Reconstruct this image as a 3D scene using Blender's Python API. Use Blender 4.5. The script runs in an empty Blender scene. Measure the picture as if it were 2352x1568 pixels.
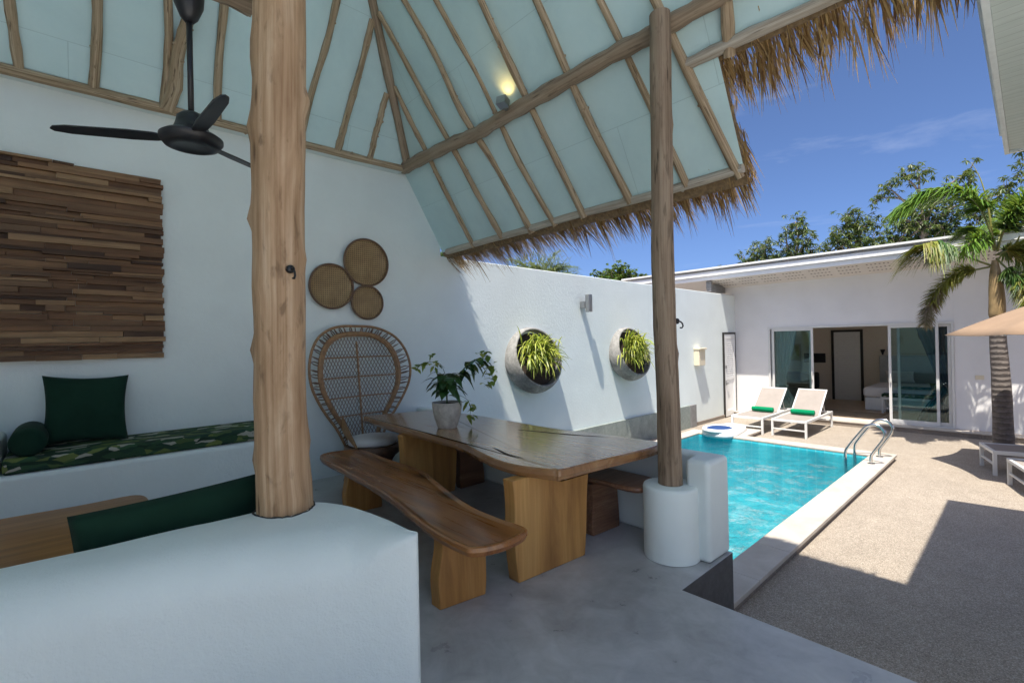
import bpy, bmesh, math, random
from mathutils import Vector, Matrix, noise as mnoise
random.seed(11)
R = math.radians
PI = math.pi
C = bpy.context.scene.collection
S = bpy.context.scene

# ------------------------------------------------------------------ camera, sky, sun, exposure
def setup():
    cam = bpy.data.cameras.new("camera"); co = bpy.data.objects.new("camera", cam); C.objects.link(co)
    cam.sensor_width = 36.0; cam.lens = 1096.46 / 2352 * 36; cam.clip_start = 0.05; cam.clip_end = 600
    yaw, pit, rol = R(47.488), R(0.047), R(-1.2808)
    fw = Vector((math.cos(yaw) * math.cos(pit), math.sin(yaw) * math.cos(pit), math.sin(pit)))
    r = Vector((math.sin(yaw), -math.cos(yaw), 0)); u = r.cross(fw)
    r2 = r * math.cos(rol) + u * math.sin(rol); u2 = u * math.cos(rol) - r * math.sin(rol)
    m = Matrix((r2, u2, -fw)).transposed().to_4x4(); m.translation = (0, 0, 1.65)
    co.matrix_world = m
    S.camera = co
    w = bpy.data.worlds.new("World"); S.world = w; w.use_nodes = True
    nt = w.node_tree; bg = nt.nodes["Background"]
    sky = nt.nodes.new("ShaderNodeTexSky"); sky.sky_type = 'NISHITA'; sky.sun_disc = False
    d = Vector((-.39, -.14, 1.0)).normalized()
    sky.sun_elevation = math.asin(d.z); sky.sun_rotation = math.atan2(d.x, d.y)
    sky.altitude = 0; sky.air_density = 0.5; sky.dust_density = 2.4; sky.ozone_density = 10.0
    # thin cirrus in the air: streaked noise over the sky directions
    tc = nt.nodes.new("ShaderNodeTexCoord"); mp = nt.nodes.new("ShaderNodeMapping")
    mp.inputs["Rotation"].default_value = (R(6), R(-4), R(20)); mp.inputs["Scale"].default_value = (1.6, 1.6, 10)
    n1 = nt.nodes.new("ShaderNodeTexNoise"); n1.inputs["Scale"].default_value = 1.7; n1.inputs["Detail"].default_value = 7
    n1.inputs["Roughness"].default_value = .62; n1.inputs["Distortion"].default_value = .5
    rp = nt.nodes.new("ShaderNodeValToRGB"); rp.color_ramp.elements[0].position = .55; rp.color_ramp.elements[1].position = .88
    rp.color_ramp.elements[0].color = (0, 0, 0, 1); rp.color_ramp.elements[1].color = (.30, .30, .30, 1)
    mx = nt.nodes.new("ShaderNodeMix"); mx.data_type = 'RGBA'
    mx.inputs[7].default_value = (4.5, 4.7, 5.4, 1)
    nt.links.new(tc.outputs["Generated"], mp.inputs[0]); nt.links.new(mp.outputs[0], n1.inputs["Vector"])
    nt.links.new(n1.outputs["Fac"], rp.inputs[0]); nt.links.new(rp.outputs[0], mx.inputs[0])
    nt.links.new(sky.outputs[0], mx.inputs[6]); nt.links.new(mx.outputs[2], bg.inputs[0])
    bg.inputs[1].default_value = 0.092
    sun = bpy.data.lights.new("sun", 'SUN'); so = bpy.data.objects.new("sun", sun); C.objects.link(so)
    sun.energy = 3.2; sun.angle = R(.55); sun.color = (1, .935, .82)
    so.rotation_euler = d.to_track_quat('Z', 'Y').to_euler(); so.location = (-4, -2, 14)
    S.view_settings.view_transform = 'Standard'; S.view_settings.look = 'None'
    S.view_settings.exposure = 1.35; S.view_settings.gamma = 1.0
    S.render.engine = 'CYCLES'
    cy = S.cycles
    cy.max_bounces = 12; cy.diffuse_bounces = 6; cy.glossy_bounces = 4; cy.transmission_bounces = 8; cy.transparent_max_bounces = 16
    cy.caustics_reflective = False; cy.caustics_refractive = False; cy.sample_clamp_indirect = 6
    cy.use_denoising = True
setup()

# ------------------------------------------------------------------ material helpers
class NT:
    def __init__(s, name):
        s.m = bpy.data.materials.new(name); s.m.use_nodes = True
        s.t = s.m.node_tree; s.b = s.t.nodes["Principled BSDF"]; s.out = s.t.nodes["Material Output"]
    def n(s, typ, ins=None, **at):
        k = s.t.nodes.new("ShaderNode" + typ)
        for a, v in at.items(): setattr(k, a, v)
        for a, v in (ins or {}).items():
            if isinstance(v, bpy.types.NodeSocket): s.t.links.new(v, k.inputs[a])
            else: k.inputs[a].default_value = v
        return k
    def set(s, **kw):
        for a, v in kw.items():
            a = a.replace("_", " ")
            if isinstance(v, bpy.types.NodeSocket): s.t.links.new(v, s.b.inputs[a])
            else: s.b.inputs[a].default_value = v
    def coord(s, kind="Object", scale=(1, 1, 1), rot=(0, 0, 0)):
        tc = s.n("TexCoord"); mp = s.n("Mapping", {0: tc.outputs[kind]})
        mp.inputs["Scale"].default_value = scale; mp.inputs["Rotation"].default_value = rot
        return mp.outputs[0]
    def noise(s, co, scale=5, detail=4, rough=.5, dist=0):
        return s.n("TexNoise", {"Vector": co, "Scale": scale, "Detail": detail, "Roughness": rough, "Distortion": dist}).outputs["Fac"]
    def ramp(s, fac, stops, mode='LINEAR'):
        k = s.n("ValToRGB", {0: fac}); e = k.color_ramp; e.interpolation = mode
        while len(e.elements) < len(stops): e.elements.new(.5)
        for el, (p, c) in zip(e.elements, stops):
            el.position = p; el.color = (c, c, c, 1) if isinstance(c, (int, float)) else (*c, 1)
        return k.outputs[0]
    def mix(s, f, a, b, mode='MIX'):
        k = s.n("Mix", data_type='RGBA', blend_type=mode)
        for i, v in ((0, f), (6, a), (7, b)):
            if isinstance(v, bpy.types.NodeSocket): s.t.links.new(v, k.inputs[i])
            elif i == 0: k.inputs[i].default_value = v
            else: k.inputs[i].default_value = (*v, 1)
        return k.outputs[2]
    def math(s, op, a, b=0.0):
        k = s.n("Math", {0: a, 1: b}, operation=op); return k.outputs[0]
    def bump(s, h, strength=.3, dist=.01):
        k = s.n("Bump", {"Height": h, "Strength": strength, "Distance": dist}); s.t.links.new(k.outputs[0], s.b.inputs["Normal"])

MATS = {}
def simple(name, col, rough=.5, metal=0, var=.08, scale=14, bump=0, **kw):
    if name in MATS: return MATS[name]
    k = NT(name); co = k.coord()
    f = k.noise(co, scale, 5, .6)
    lo = tuple(c * (1 - var) for c in col); hi = tuple(min(1, c * (1 + var)) for c in col)
    k.set(Base_Color=k.ramp(f, [(.3, lo), (.7, hi)]), Roughness=rough, Metallic=metal, **kw)
    if bump: k.bump(k.noise(co, scale * 6, 4, .6), bump, .004)
    MATS[name] = k.m; return k.m

def plaster(name, col, coarse=.25, spec=.3):
    k = NT(name); co = k.coord()
    a = k.noise(co, 1.3, 5, .6); b = k.noise(co, 22, 6, .65); c = k.noise(co, 90, 3, .6)
    lo = tuple(x * .93 for x in col)
    base = k.ramp(a, [(.3, lo), (.65, col)])
    k.set(Base_Color=base, Roughness=.75, Specular_IOR_Level=spec)
    h = k.math('ADD', k.math('MULTIPLY', b, .7), k.math('MULTIPLY', c, .35))
    k.bump(h, coarse, .012)
    return k.m

def wood(name, dark, mid, light, axis=1, scale=1.0, rough=.35, coat=.0, bump=.12, streak=.5):
    k = NT(name)
    sc = [5.5 * scale] * 3; sc[axis] = .7 * scale
    co = k.coord("Object", sc)
    f1 = k.noise(co, 1.0, 6, .6, .9)
    sc2 = [60 * scale] * 3; sc2[axis] = 1.6 * scale
    f2 = k.noise(k.coord("Object", sc2), 1.0, 5, .7, .3)
    # ring figure
    w = k.n("TexWave", {"Vector": co, "Scale": .55, "Distortion": 4.0, "Detail": 3.0, "Detail Scale": 1.0}, wave_type='BANDS', bands_direction=('Y' if axis == 0 else 'X')).outputs["Fac"]
    c = k.ramp(k.math('ADD', k.math('MULTIPLY', f1, .95), k.math('MULTIPLY', w, .05)), [(.28, dark), (.5, mid), (.74, light)])
    c = k.mix(streak, c, k.ramp(f2, [(.35, tuple(x * .55 for x in mid)), (.62, light)]), 'MULTIPLY') if streak < 0 else k.mix(k.math('MULTIPLY', k.ramp(f2, [(.42, 1.0), (.6, 0.0)]), streak), c, dark)
    kn = [2.6 * scale] * 3; kn[axis] = .95 * scale
    vk = k.n('TexVoronoi', {'Vector': k.coord('Object', kn), 'Scale': 1.0}).outputs['Distance']
    c = k.mix(k.ramp(vk, [(.05, .8), (.16, 0.0)]), c, tuple(x * .45 for x in dark))
    k.set(Base_Color=c, Roughness=k.ramp(f2, [(.3, min(1, rough + .12)), (.7, rough)]), Coat_Weight=coat, Coat_Roughness=.12)
    k.bump(f2, bump, .004)
    return k.m

def logwood(name, dark, mid, light, knots=.6, length=1.0):
    """bark-less pole: grain follows the pole (UV: u round, v along)"""
    k = NT(name); uv = k.n("UVMap"); sp = k.n("SeparateXYZ", {0: uv.outputs[0]})
    ang = k.math('MULTIPLY', sp.outputs[0], 2 * PI)
    def cyl(rs, vs):
        return k.n("CombineXYZ", {0: k.math('MULTIPLY', k.math('COSINE', ang), rs), 1: k.math('MULTIPLY', k.math('SINE', ang), rs), 2: k.math('MULTIPLY', sp.outputs[1], vs)}).outputs[0]
    oi = k.n("ObjectInfo")
    off = k.n("VectorMath", {0: cyl(4, .55), 1: k.n("CombineXYZ", {0: k.math('MULTIPLY', oi.outputs["Random"], 37), 1: 0, 2: k.math('MULTIPLY', oi.outputs["Random"], 91)}).outputs[0]}, operation='ADD').outputs[0]
    f1 = k.noise(off, 1.0, 5, .6, .6)
    off5 = k.n('VectorMath', {0: cyl(1.4, 1.5), 1: k.n('CombineXYZ', {0: k.math('MULTIPLY', oi.outputs['Random'], 13), 1: 0, 2: k.math('MULTIPLY', oi.outputs['Random'], 43)}).outputs[0]}, operation='ADD').outputs[0]
    f5 = k.noise(off5, 1.0, 5, .62, .5)
    f1 = k.math('ADD', k.math('MULTIPLY', f1, .5), k.math('MULTIPLY', f5, .5))
    off2 = k.n("VectorMath", {0: cyl(16, .9), 1: k.n("CombineXYZ", {0: k.math('MULTIPLY', oi.outputs["Random"], 17), 1: 0, 2: 0}).outputs[0]}, operation='ADD').outputs[0]
    f2 = k.noise(off2, 1.0, 6, .7, .2)
    off3 = k.n("VectorMath", {0: cyl(2.2, 5.5), 1: k.n("CombineXYZ", {0: k.math('MULTIPLY', oi.outputs["Random"], 57), 1: 0, 2: k.math('MULTIPLY', oi.outputs["Random"], 23)}).outputs[0]}, operation='ADD').outputs[0]
    f3 = k.noise(off3, 1.0, 4, .55, .3)
    c = k.ramp(f1, [(.32, dark), (.5, mid), (.66, light)])
    c = k.mix(k.ramp(f2, [(.34, .42), (.46, 0.0)]), c, dark)
    off4 = k.n('VectorMath', {0: cyl(1.5, 2.3), 1: k.n('CombineXYZ', {0: k.math('MULTIPLY', oi.outputs['Random'], 71), 1: 0, 2: k.math('MULTIPLY', oi.outputs['Random'], 29)}).outputs[0]}, operation='ADD').outputs[0]
    vk = k.n('TexVoronoi', {'Vector': off4, 'Scale': 1.0}).outputs['Distance']
    c = k.mix(k.ramp(vk, [(.06, .85), (.17, 0.0)]), c, tuple(x * .5 for x in dark))
    c = k.mix(k.ramp(f3, [(.30, knots), (.42, 0.0)]), c, tuple(x * .45 for x in dark))
    k.set(Base_Color=c, Roughness=.62, Specular_IOR_Level=.3)
    k.bump(k.math('ADD', f2, k.math('MULTIPLY', f3, .8)), .45, .012)
    return k.m

def leafmat(name, cols, rough=.45, trans=.35):
    k = NT(name); g = k.n("NewGeometry")
    n_ = len(cols)
    st = [((i + .5) / n_, c) for i, c in enumerate(cols)]
    c = k.ramp(g.outputs["Random Per Island"], st)
    k.set(Base_Color=c, Roughness=rough, Specular_IOR_Level=.4)
    tr = k.n("BsdfTranslucent", {0: k.mix(.5, c, (.30, .34, .03), 'MIX')})
    ms = k.n("MixShader", {0: trans, 1: k.b.outputs[0], 2: tr.outputs[0]})
    k.t.links.new(ms.outputs[0], k.out.inputs[0])
    return k.m

# ------------------------------------------------------------------ mesh helpers
class MB:
    def __init__(s): s.v = []; s.f = []; s.uv = {}; s.mi = []; s.cur = 0
    def vert(s, p): s.v.append(tuple(p)); return len(s.v) - 1
    def face(s, ids, uvs=None):
        if uvs: s.uv[len(s.f)] = uvs
        s.f.append(tuple(ids)); s.mi.append(s.cur)
    def box(s, lo, hi, M=None):
        x0, y0, z0 = lo; x1, y1, z1 = hi
        P = [(x0, y0, z0), (x1, y0, z0), (x1, y1, z0), (x0, y1, z0), (x0, y0, z1), (x1, y0, z1), (x1, y1, z1), (x0, y1, z1)]
        if M is not None: P = [M @ Vector(p) for p in P]
        b = len(s.v); [s.vert(p) for p in P]
        for f in ((0, 3, 2, 1), (4, 5, 6, 7), (0, 1, 5, 4), (1, 2, 6, 5), (2, 3, 7, 6), (3, 0, 4, 7)): s.face([b + i for i in f])
        return s
    def bar(s, a, b, w, h=None, up=(0, 0, 1)):
        a = Vector(a); b = Vector(b); h = h or w; d = (b - a); L = d.length; d.normalize()
        x = Vector(up).cross(d)
        if x.length < 1e-4: x = Vector((1, 0, 0))
        x.normalize(); y = d.cross(x)
        M = Matrix((x, y, d)).transposed().to_4x4(); M.translation = a
        return s.box((-w / 2, -h / 2, 0), (w / 2, h / 2, L), M)
    def tube(s, pts, rad, seg=8, cap=True, wob=0, seed=0, closed=False, lumps=0):
        pts = [Vector(p) for p in pts]; n = len(pts)
        rad = rad if isinstance(rad, (list, tuple)) else [rad] * n
        T = []
        for i in range(n):
            if closed: d = pts[(i + 1) % n] - pts[i - 1]
            else: d = pts[min(i + 1, n - 1)] - pts[max(i - 1, 0)]
            T.append(d.normalized())
        x = T[0].orthogonal().normalized(); base = len(s.v); L = 0; Ls = []
        for i in range(n):
            x = (x - T[i] * x.dot(T[i])); x.normalize(); y = T[i].cross(x)
            if i: L += (pts[i] - pts[i - 1]).length
            Ls.append(L)
            for k in range(seg):
                a = 2 * PI * k / seg; r = rad[i]
                if wob: r *= 1 + wob * mnoise.noise(Vector((math.cos(a) * 1.1 + seed * 7.1, math.sin(a) * 1.1, L * 2.2 + seed))) + wob * .5 * mnoise.noise(Vector((math.cos(a) * 2 + seed * 3.1, math.sin(a) * 2, L * 7 + seed)))
                s.vert(pts[i] + (x * math.cos(a) + y * math.sin(a)) * r)
        rng = n if closed else n - 1
        for i in range(rng):
            j = (i + 1) % n
            for k in range(seg):
                k2 = (k + 1) % seg; u0, u1 = k / seg, (k + 1) / seg; v0 = Ls[i]; v1 = Ls[j] if j else L + .05
                s.face((base + i * seg + k, base + i * seg + k2, base + j * seg + k2, base + j * seg + k), ((u0, v0), (u1, v0), (u1, v1), (u0, v1)))
        if cap and not closed:
            s.face([base + k for k in reversed(range(seg))], [(k / seg, 0) for k in reversed(range(seg))])
            s.face([base + (n - 1) * seg + k for k in range(seg)], [(k / seg, L) for k in range(seg)])
        return s
    def lathe(s, prof, seg=24, M=None, cap=False):
        base = len(s.v); n = len(prof)
        for r, z in prof:
            for k in range(seg):
                a = 2 * PI * k / seg; p = Vector((r * math.cos(a), r * math.sin(a), z)); s.vert(M @ p if M is not None else p)
        for i in range(n - 1):
            for k in range(seg):
                k2 = (k + 1) % seg; s.face((base + i * seg + k, base + i * seg + k2, base + (i + 1) * seg + k2, base + (i + 1) * seg + k))
        if cap:
            s.face([base + k for k in reversed(range(seg))]); s.face([base + (n - 1) * seg + k for k in range(seg)])
        return s
    def prism(s, poly, z0, z1, M=None, inset=0):
        n = len(poly); b = len(s.v)
        cx = sum(p[0] for p in poly) / n; cy = sum(p[1] for p in poly) / n
        for z in (z0, z1):
            for p in poly:
                q = Vector((p[0], p[1], z))
                if inset and z == z0:
                    d = Vector((p[0] - cx, p[1] - cy, 0)); d.normalize(); q -= d * inset
                s.vert(M @ q if M is not None else q)
        s.face([b + i for i in reversed(range(n))]); s.face([b + n + i for i in range(n)])
        for i in range(n):
            j = (i + 1) % n; s.face((b + i, b + j, b + n + j, b + n + i))
        return s
    def quad(s, a, b, c, d, uvs=None):
        i = len(s.v); [s.vert(p) for p in (a, b, c, d)]; s.face((i, i + 1, i + 2, i + 3), uvs); return s
    def blade(s, pts, w, side, tip=.15, uv=False):
        """leaf strip along pts, half width profile"""
        n = len(pts); b = len(s.v)
        for i, p in enumerate(pts):
            t = i / (n - 1); ww = w * (1 - (1 - tip) * max(0, (t - .35) / .65) ** 1.3) * (.55 + .45 * min(1, t / .3))
            s.vert(Vector(p) - Vector(side) * ww); s.vert(Vector(p) + Vector(side) * ww)
        for i in range(n - 1):
            t0, t1 = i / (n - 1), (i + 1) / (n - 1)
            s.face((b + 2 * i, b + 2 * i + 1, b + 2 * i + 3, b + 2 * i + 2), ((0, t0), (1, t0), (1, t1), (0, t1)) if uv else None)
        return s

WORLD = {}
def origin_of(o): return WORLD.get(o.name, Vector((0, 0, 0)))
def obj(name, mb, mats, parent=None, smooth=False, bevel=0, bseg=2, local=False, origin=None, subsurf=0, label=None, auto=None, weld=False):
    """one mesh object; vertices are given in world metres unless local"""
    vs = [Vector(v) for v in mb.v]
    base = Vector((0, 0, 0))
    if parent is not None and not local: base = origin_of(parent)
    if parent is None and not local:
        if origin is not None: base = Vector(origin)
        else:
            xs = [v.x for v in vs]; ys = [v.y for v in vs]; zs = [v.z for v in vs]
            base = Vector(((min(xs) + max(xs)) / 2, (min(ys) + max(ys)) / 2, min(zs)))
    me = bpy.data.meshes.new(name)
    me.from_pydata([v - base for v in vs], [], mb.f)
    mats = mats if isinstance(mats, (list, tuple)) else [mats]
    for m in mats: me.materials.append(m)
    if len(mats) > 1: me.polygons.foreach_set("material_index", mb.mi)
    if mb.uv:
        ul = me.uv_layers.new(name="UVMap"); data = ul.data
        for pi, uvs in mb.uv.items():
            ls = me.polygons[pi].loop_start
            for k, u in enumerate(uvs): data[ls + k].uv = u
    if weld or smooth:
        bm = bmesh.new(); bm.from_mesh(me)
        if weld: bmesh.ops.remove_doubles(bm, verts=bm.verts, dist=.0004)
        bm.to_mesh(me); bm.free()
    if smooth: me.polygons.foreach_set("use_smooth", [True] * len(me.polygons))
    me.update()
    o = bpy.data.objects.new(name, me); C.objects.link(o)
    if parent is not None:
        o.parent = parent; WORLD[o.name] = origin_of(parent) if not local else Vector((0, 0, 0))
    else:
        o.location = base; WORLD[o.name] = base
    if subsurf:
        md = o.modifiers.new("sub", 'SUBSURF'); md.levels = subsurf; md.render_levels = subsurf
    if bevel:
        md = o.modifiers.new("bev", 'BEVEL'); md.width = bevel; md.segments = bseg; md.limit_method = 'ANGLE'; md.angle_limit = R(35)
        if smooth or bseg > 2:
            me.polygons.foreach_set("use_smooth", [True] * len(me.polygons)); md.harden_normals = False
            wn = o.modifiers.new("wn", 'WEIGHTED_NORMAL'); wn.keep_sharp = True
    if auto is not None and smooth:
        me.set_sharp_from_angle(angle=R(auto))
    if label: o["label"] = label
    return o
def tag(o, label, cat, group=None, kind=None):
    o["label"] = label; o["category"] = cat; o["kind"] = kind or "thing"
    if group: o["group"] = group
    return o
def thing(name, loc, label, cat, group=None, rz=0):
    o = bpy.data.objects.new(name, None); C.objects.link(o); o.location = loc; o.rotation_euler = (0, 0, rz)
    o.empty_display_size = .1; WORLD[o.name] = Vector(loc)
    return tag(o, label, cat, group)
def struct(name, mb, mats, **kw):
    o = obj(name, mb, mats, **kw); o["kind"] = "structure"; return o
def dup(root, loc, rz, label, group=None):
    r = root.copy(); C.objects.link(r); r.location = loc; r.rotation_euler = (0, 0, rz); r["label"] = label
    if group: r["group"] = group
    for ch in list(root.children):
        c = ch.copy(); C.objects.link(c); c.parent = r
        for g in list(ch.children):
            d = g.copy(); C.objects.link(d); d.parent = c
    return r
def spline(pts, n):
    P = [Vector(p) for p in pts]; out = []
    m = len(P) - 1
    for i in range(n + 1):
        t = i / n * m; k = min(int(t), m - 1); f = t - k
        p0 = P[max(k - 1, 0)]; p1 = P[k]; p2 = P[k + 1]; p3 = P[min(k + 2, m)]
        out.append(.5 * ((2 * p1) + (p2 - p0) * f + (2 * p0 - 5 * p1 + 4 * p2 - p3) * f * f + (3 * p1 - p0 - 3 * p2 + p3) * f ** 3))
    return out
def cspline(pts, n):
    P = [Vector(p) for p in pts]; m = len(P); out = []
    for i in range(n):
        t = i / n * m; k = int(t); f = t - k
        p0, p1, p2, p3 = P[(k - 1) % m], P[k % m], P[(k + 1) % m], P[(k + 2) % m]
        out.append(.5 * ((2 * p1) + (p2 - p0) * f + (2 * p0 - 5 * p1 + 4 * p2 - p3) * f * f + (3 * p1 - p0 - 3 * p2 + p3) * f ** 3))
    return out
rnd = random.uniform

# ------------------------------------------------------------------ materials
M_WALL = plaster("white_wall_plaster", (.795, .86, .85), .45)
M_WALL2 = plaster("soft_white_render", (.77, .835, .815), .55)
M_NEARWALL = plaster("trowelled_white_render", (.77, .83, .81), .6)
M_SMOOTHWHITE = plaster("smooth_white_paint", (.78, .84, .82), .08)
M_VILLA = plaster("villa_white_paint", (.80, .79, .79), .08)
M_TRIM = simple("white_trim", (.82, .82, .81), .45, var=.03)
M_ALU = simple("white_aluminium", (.66, .66, .65), .3, var=.02)
M_BLACK = simple("black_metal", (.012, .012, .014), .42, var=.2)
M_DARKFRAME = simple("dark_door_frame", (.02, .018, .017), .5, var=.2)
M_STEEL = simple("brushed_steel", (.55, .56, .57), .18, 1.0, var=.05)
M_STEELMAT = simple("satin_steel", (.42, .42, .42), .38, 1.0, var=.08)
M_LOG = logwood("peeled_log", (.25, .135, .065), (.47, .30, .17), (.64, .465, .31), .55)
M_LOG2 = logwood("weathered_pole", (.17, .115, .07), (.33, .25, .175), (.45, .36, .265), .45)
M_RAFTER = logwood("knotty_rafter", (.17, .105, .05), (.43, .32, .205), (.62, .50, .36), .8)
M_POST2 = logwood("weathered_brown_post", (.12, .08, .05), (.28, .20, .135), (.41, .315, .225), .5)
M_PALEPOLE = logwood("pale_eave_pole", (.30, .24, .18), (.50, .44, .36), (.64, .60, .52), .3)  # pool light from below is put into this paler tone
M_TABLE = wood("slab_table_wood", (.15, .066, .025), (.33, .165, .065), (.45, .26, .12), 1, .8, .18, .5, .03, .14)
M_TLEG = wood("table_leg_wood", (.27, .12, .032), (.50, .255, .075), (.64, .37, .13), 2, 1.0, .42, .0, .05, .2)
M_BENCH = wood("bench_wood", (.09, .030, .010), (.29, .108, .028), (.46, .20, .058), 1, .9, .24, .3, .04, .12)
M_BLEG = wood("bench_leg_wood", (.21, .088, .022), (.45, .215, .058), (.58, .32, .105), 2, 1.0, .42, .0, .05, .25)
M_RBENCH = wood("dark_bench_wood", (.12, .05, .026), (.26, .13, .07), (.40, .24, .15), 0, 1.0, .30, .15, .08, .5)
M_COFFEE = wood("coffee_table_wood", (.13, .05, .013), (.34, .15, .038), (.48, .245, .07), 0, .8, .32, .12, .04, .18)

def m_ceiling():
    k = NT("blue_painted_board"); co = k.coord()
    a = k.noise(co, 1.1, 7, .68, .4); b = k.noise(co, 45, 4, .6)
    br = k.n("TexBrick", {"Vector": k.coord("UV"), "Color1": (1, 1, 1, 1), "Color2": (.96, .97, .97, 1), "Mortar": (.76, .80, .80, 1), "Scale": 1.0, "Mortar Size": .0035, "Mortar Smooth": .3, "Brick Width": 2.6, "Row Height": 1.22}, offset=.37)
    c = k.mix(1.0, k.ramp(a, [(.3, (.52, .70, .73)), (.5, (.58, .77, .79)), (.7, (.63, .81, .825))]), br.outputs["Color"], 'MULTIPLY')
    k.set(Base_Color=c, Roughness=.55)
    k.bump(k.math('ADD', k.math('MULTIPLY', b, .5), k.math('ADD', k.math('MULTIPLY', a, 1.5), br.outputs["Fac"])), .4, .006)
    return k.m
M_CEIL = m_ceiling()

def m_floor():
    k = NT("polished_concrete"); co = k.coord()
    a = k.noise(co, 1.1, 7, .62, .8); b = k.noise(co, 6, 6, .65, .5); g = k.noise(co, 55, 4, .6)
    f = k.math('ADD', k.math('MULTIPLY', a, .6), k.math('MULTIPLY', b, .4))
    c = k.ramp(f, [(.32, (.27, .268, .27)), (.47, (.385, .385, .392)), (.60, (.475, .478, .488)), (.74, (.58, .582, .59))])
    k.set(Base_Color=c, Roughness=k.ramp(b, [(.3, .26), (.7, .46)]), Specular_IOR_Level=.5)
    k.bump(k.math('ADD', k.math('MULTIPLY', g, .3), b), .08, .006)
    return k.m
M_FLOOR = m_floor()
M_TERR = simple("bounce_terrace_paving", (.78, .77, .74), .7, var=.05, scale=3, bump=.1)  # for the unseen paving added as a light bouncer
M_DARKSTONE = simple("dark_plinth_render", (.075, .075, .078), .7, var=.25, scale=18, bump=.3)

def m_gravel():
    k = NT("washed_pebble_deck"); co = k.coord()
    v = k.n("TexVoronoi", {"Vector": co, "Scale": 130.0, "Randomness": 1.0})
    a = k.noise(co, .6, 6, .6); b = k.noise(co, 3.5, 5, .6)
    sp = k.n("SeparateColor", {0: v.outputs["Color"]}).outputs[0]
    c = k.ramp(sp, [(.05, (.235, .195, .155)), (.35, (.375, .315, .255)), (.7, (.455, .39, .32)), (.97, (.59, .53, .45))])
    c = k.mix(k.ramp(v.outputs["Distance"], [(.25, 0.0), (.75, .6)]), c, (.24, .205, .17))
    c = k.mix(.5, c, k.ramp(k.math('ADD', k.math('MULTIPLY', a, .5), k.math('MULTIPLY', b, .5)), [(.35, (.62, .62, .62)), (.62, (1, 1, 1))]), 'MULTIPLY')
    k.set(Base_Color=c, Roughness=.8, Specular_IOR_Level=.3)
    k.bump(v.outputs["Distance"], .5, -.006)
    return k.m
M_GRAVEL = m_gravel()

def m_coping():
    k = NT("cream_travertine"); co = k.coord()
    a = k.noise(co, 2, 6, .65, .5); b = k.noise(co, 28, 5, .7)
    c = k.ramp(a, [(.3, (.42, .375, .32)), (.6, (.53, .485, .43))])
    c = k.mix(k.ramp(b, [(.36, .55), (.46, 0.0)]), c, (.50, .42, .34))
    k.set(Base_Color=c, Roughness=.6); k.bump(b, .25, .004)
    return k.m
M_COPING = m_coping()
M_KERB = simple("kerb_pebble_face", (.24, .20, .165), .85, var=.35, scale=60, bump=.5)

def m_pooltile():
    k = NT("turquoise_mosaic"); co = k.coord()
    br = k.n("TexBrick", {"Vector": co, "Color1": (.05, .58, .70, 1), "Color2": (.12, .70, .79, 1), "Mortar": (.20, .70, .78, 1), "Scale": 1.0, "Mortar Size": .010, "Brick Width": .15, "Row Height": .15}, offset=0)
    a = k.noise(co, 2.2, 4, .6)
    c = k.mix(.5, br.outputs["Color"], k.ramp(a, [(.3, (.72, .80, .82)), (.7, (1, 1, 1))]), 'MULTIPLY')
    k.set(Base_Color=c, Roughness=.35)
    return k.m
M_POOL = m_pooltile()

def m_water():
    k = NT("rippled_pool_water"); co = k.coord()
    a = k.noise(k.coord("Object", (1, 1.3, 1), (0, 0, R(35))), 2.6, 5, .6, 1.2); b = k.noise(co, 8, 4, .6, .8)
    bp = k.n("Bump", {"Height": k.math('ADD', a, k.math('MULTIPLY', b, .35)), "Strength": 1.0, "Distance": .16})
    gl = k.n("BsdfGlossy", {"Color": (1, 1, 1, 1), "Roughness": .03, "Normal": bp.outputs[0]})
    rf = k.n("BsdfRefraction", {"Color": (.72, .98, .99, 1), "Roughness": .0, "IOR": 1.15, "Normal": bp.outputs[0]})
    # caustic light threads and dimmer cells painted into the water's transparent colour
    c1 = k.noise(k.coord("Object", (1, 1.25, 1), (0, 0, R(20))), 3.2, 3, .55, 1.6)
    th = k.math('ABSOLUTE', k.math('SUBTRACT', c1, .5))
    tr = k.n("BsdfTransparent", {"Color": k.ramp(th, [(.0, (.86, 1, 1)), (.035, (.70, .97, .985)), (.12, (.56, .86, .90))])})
    fr = k.n("Fresnel", {"IOR": 1.33, "Normal": bp.outputs[0]})
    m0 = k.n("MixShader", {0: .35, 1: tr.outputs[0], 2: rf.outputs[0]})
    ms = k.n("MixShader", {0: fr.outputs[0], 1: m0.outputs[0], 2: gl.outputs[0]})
    k.t.links.new(ms.outputs[0], k.out.inputs[0])
    return k.m
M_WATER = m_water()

def m_glass():
    k = NT("window_glass")
    gl = k.n("BsdfGlossy", {"Color": (.9, .97, .97, 1), "Roughness": .01}); tr = k.n("BsdfTransparent", {"Color": (.80, .90, .90, 1)})
    fr = k.n("Fresnel", {"IOR": 1.5}); f = k.math('MULTIPLY', fr.outputs[0], .9)
    ms = k.n("MixShader", {0: f, 1: tr.outputs[0], 2: gl.outputs[0]}); k.t.links.new(ms.outputs[0], k.out.inputs[0])
    return k.m
M_GLASS = m_glass()

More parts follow.
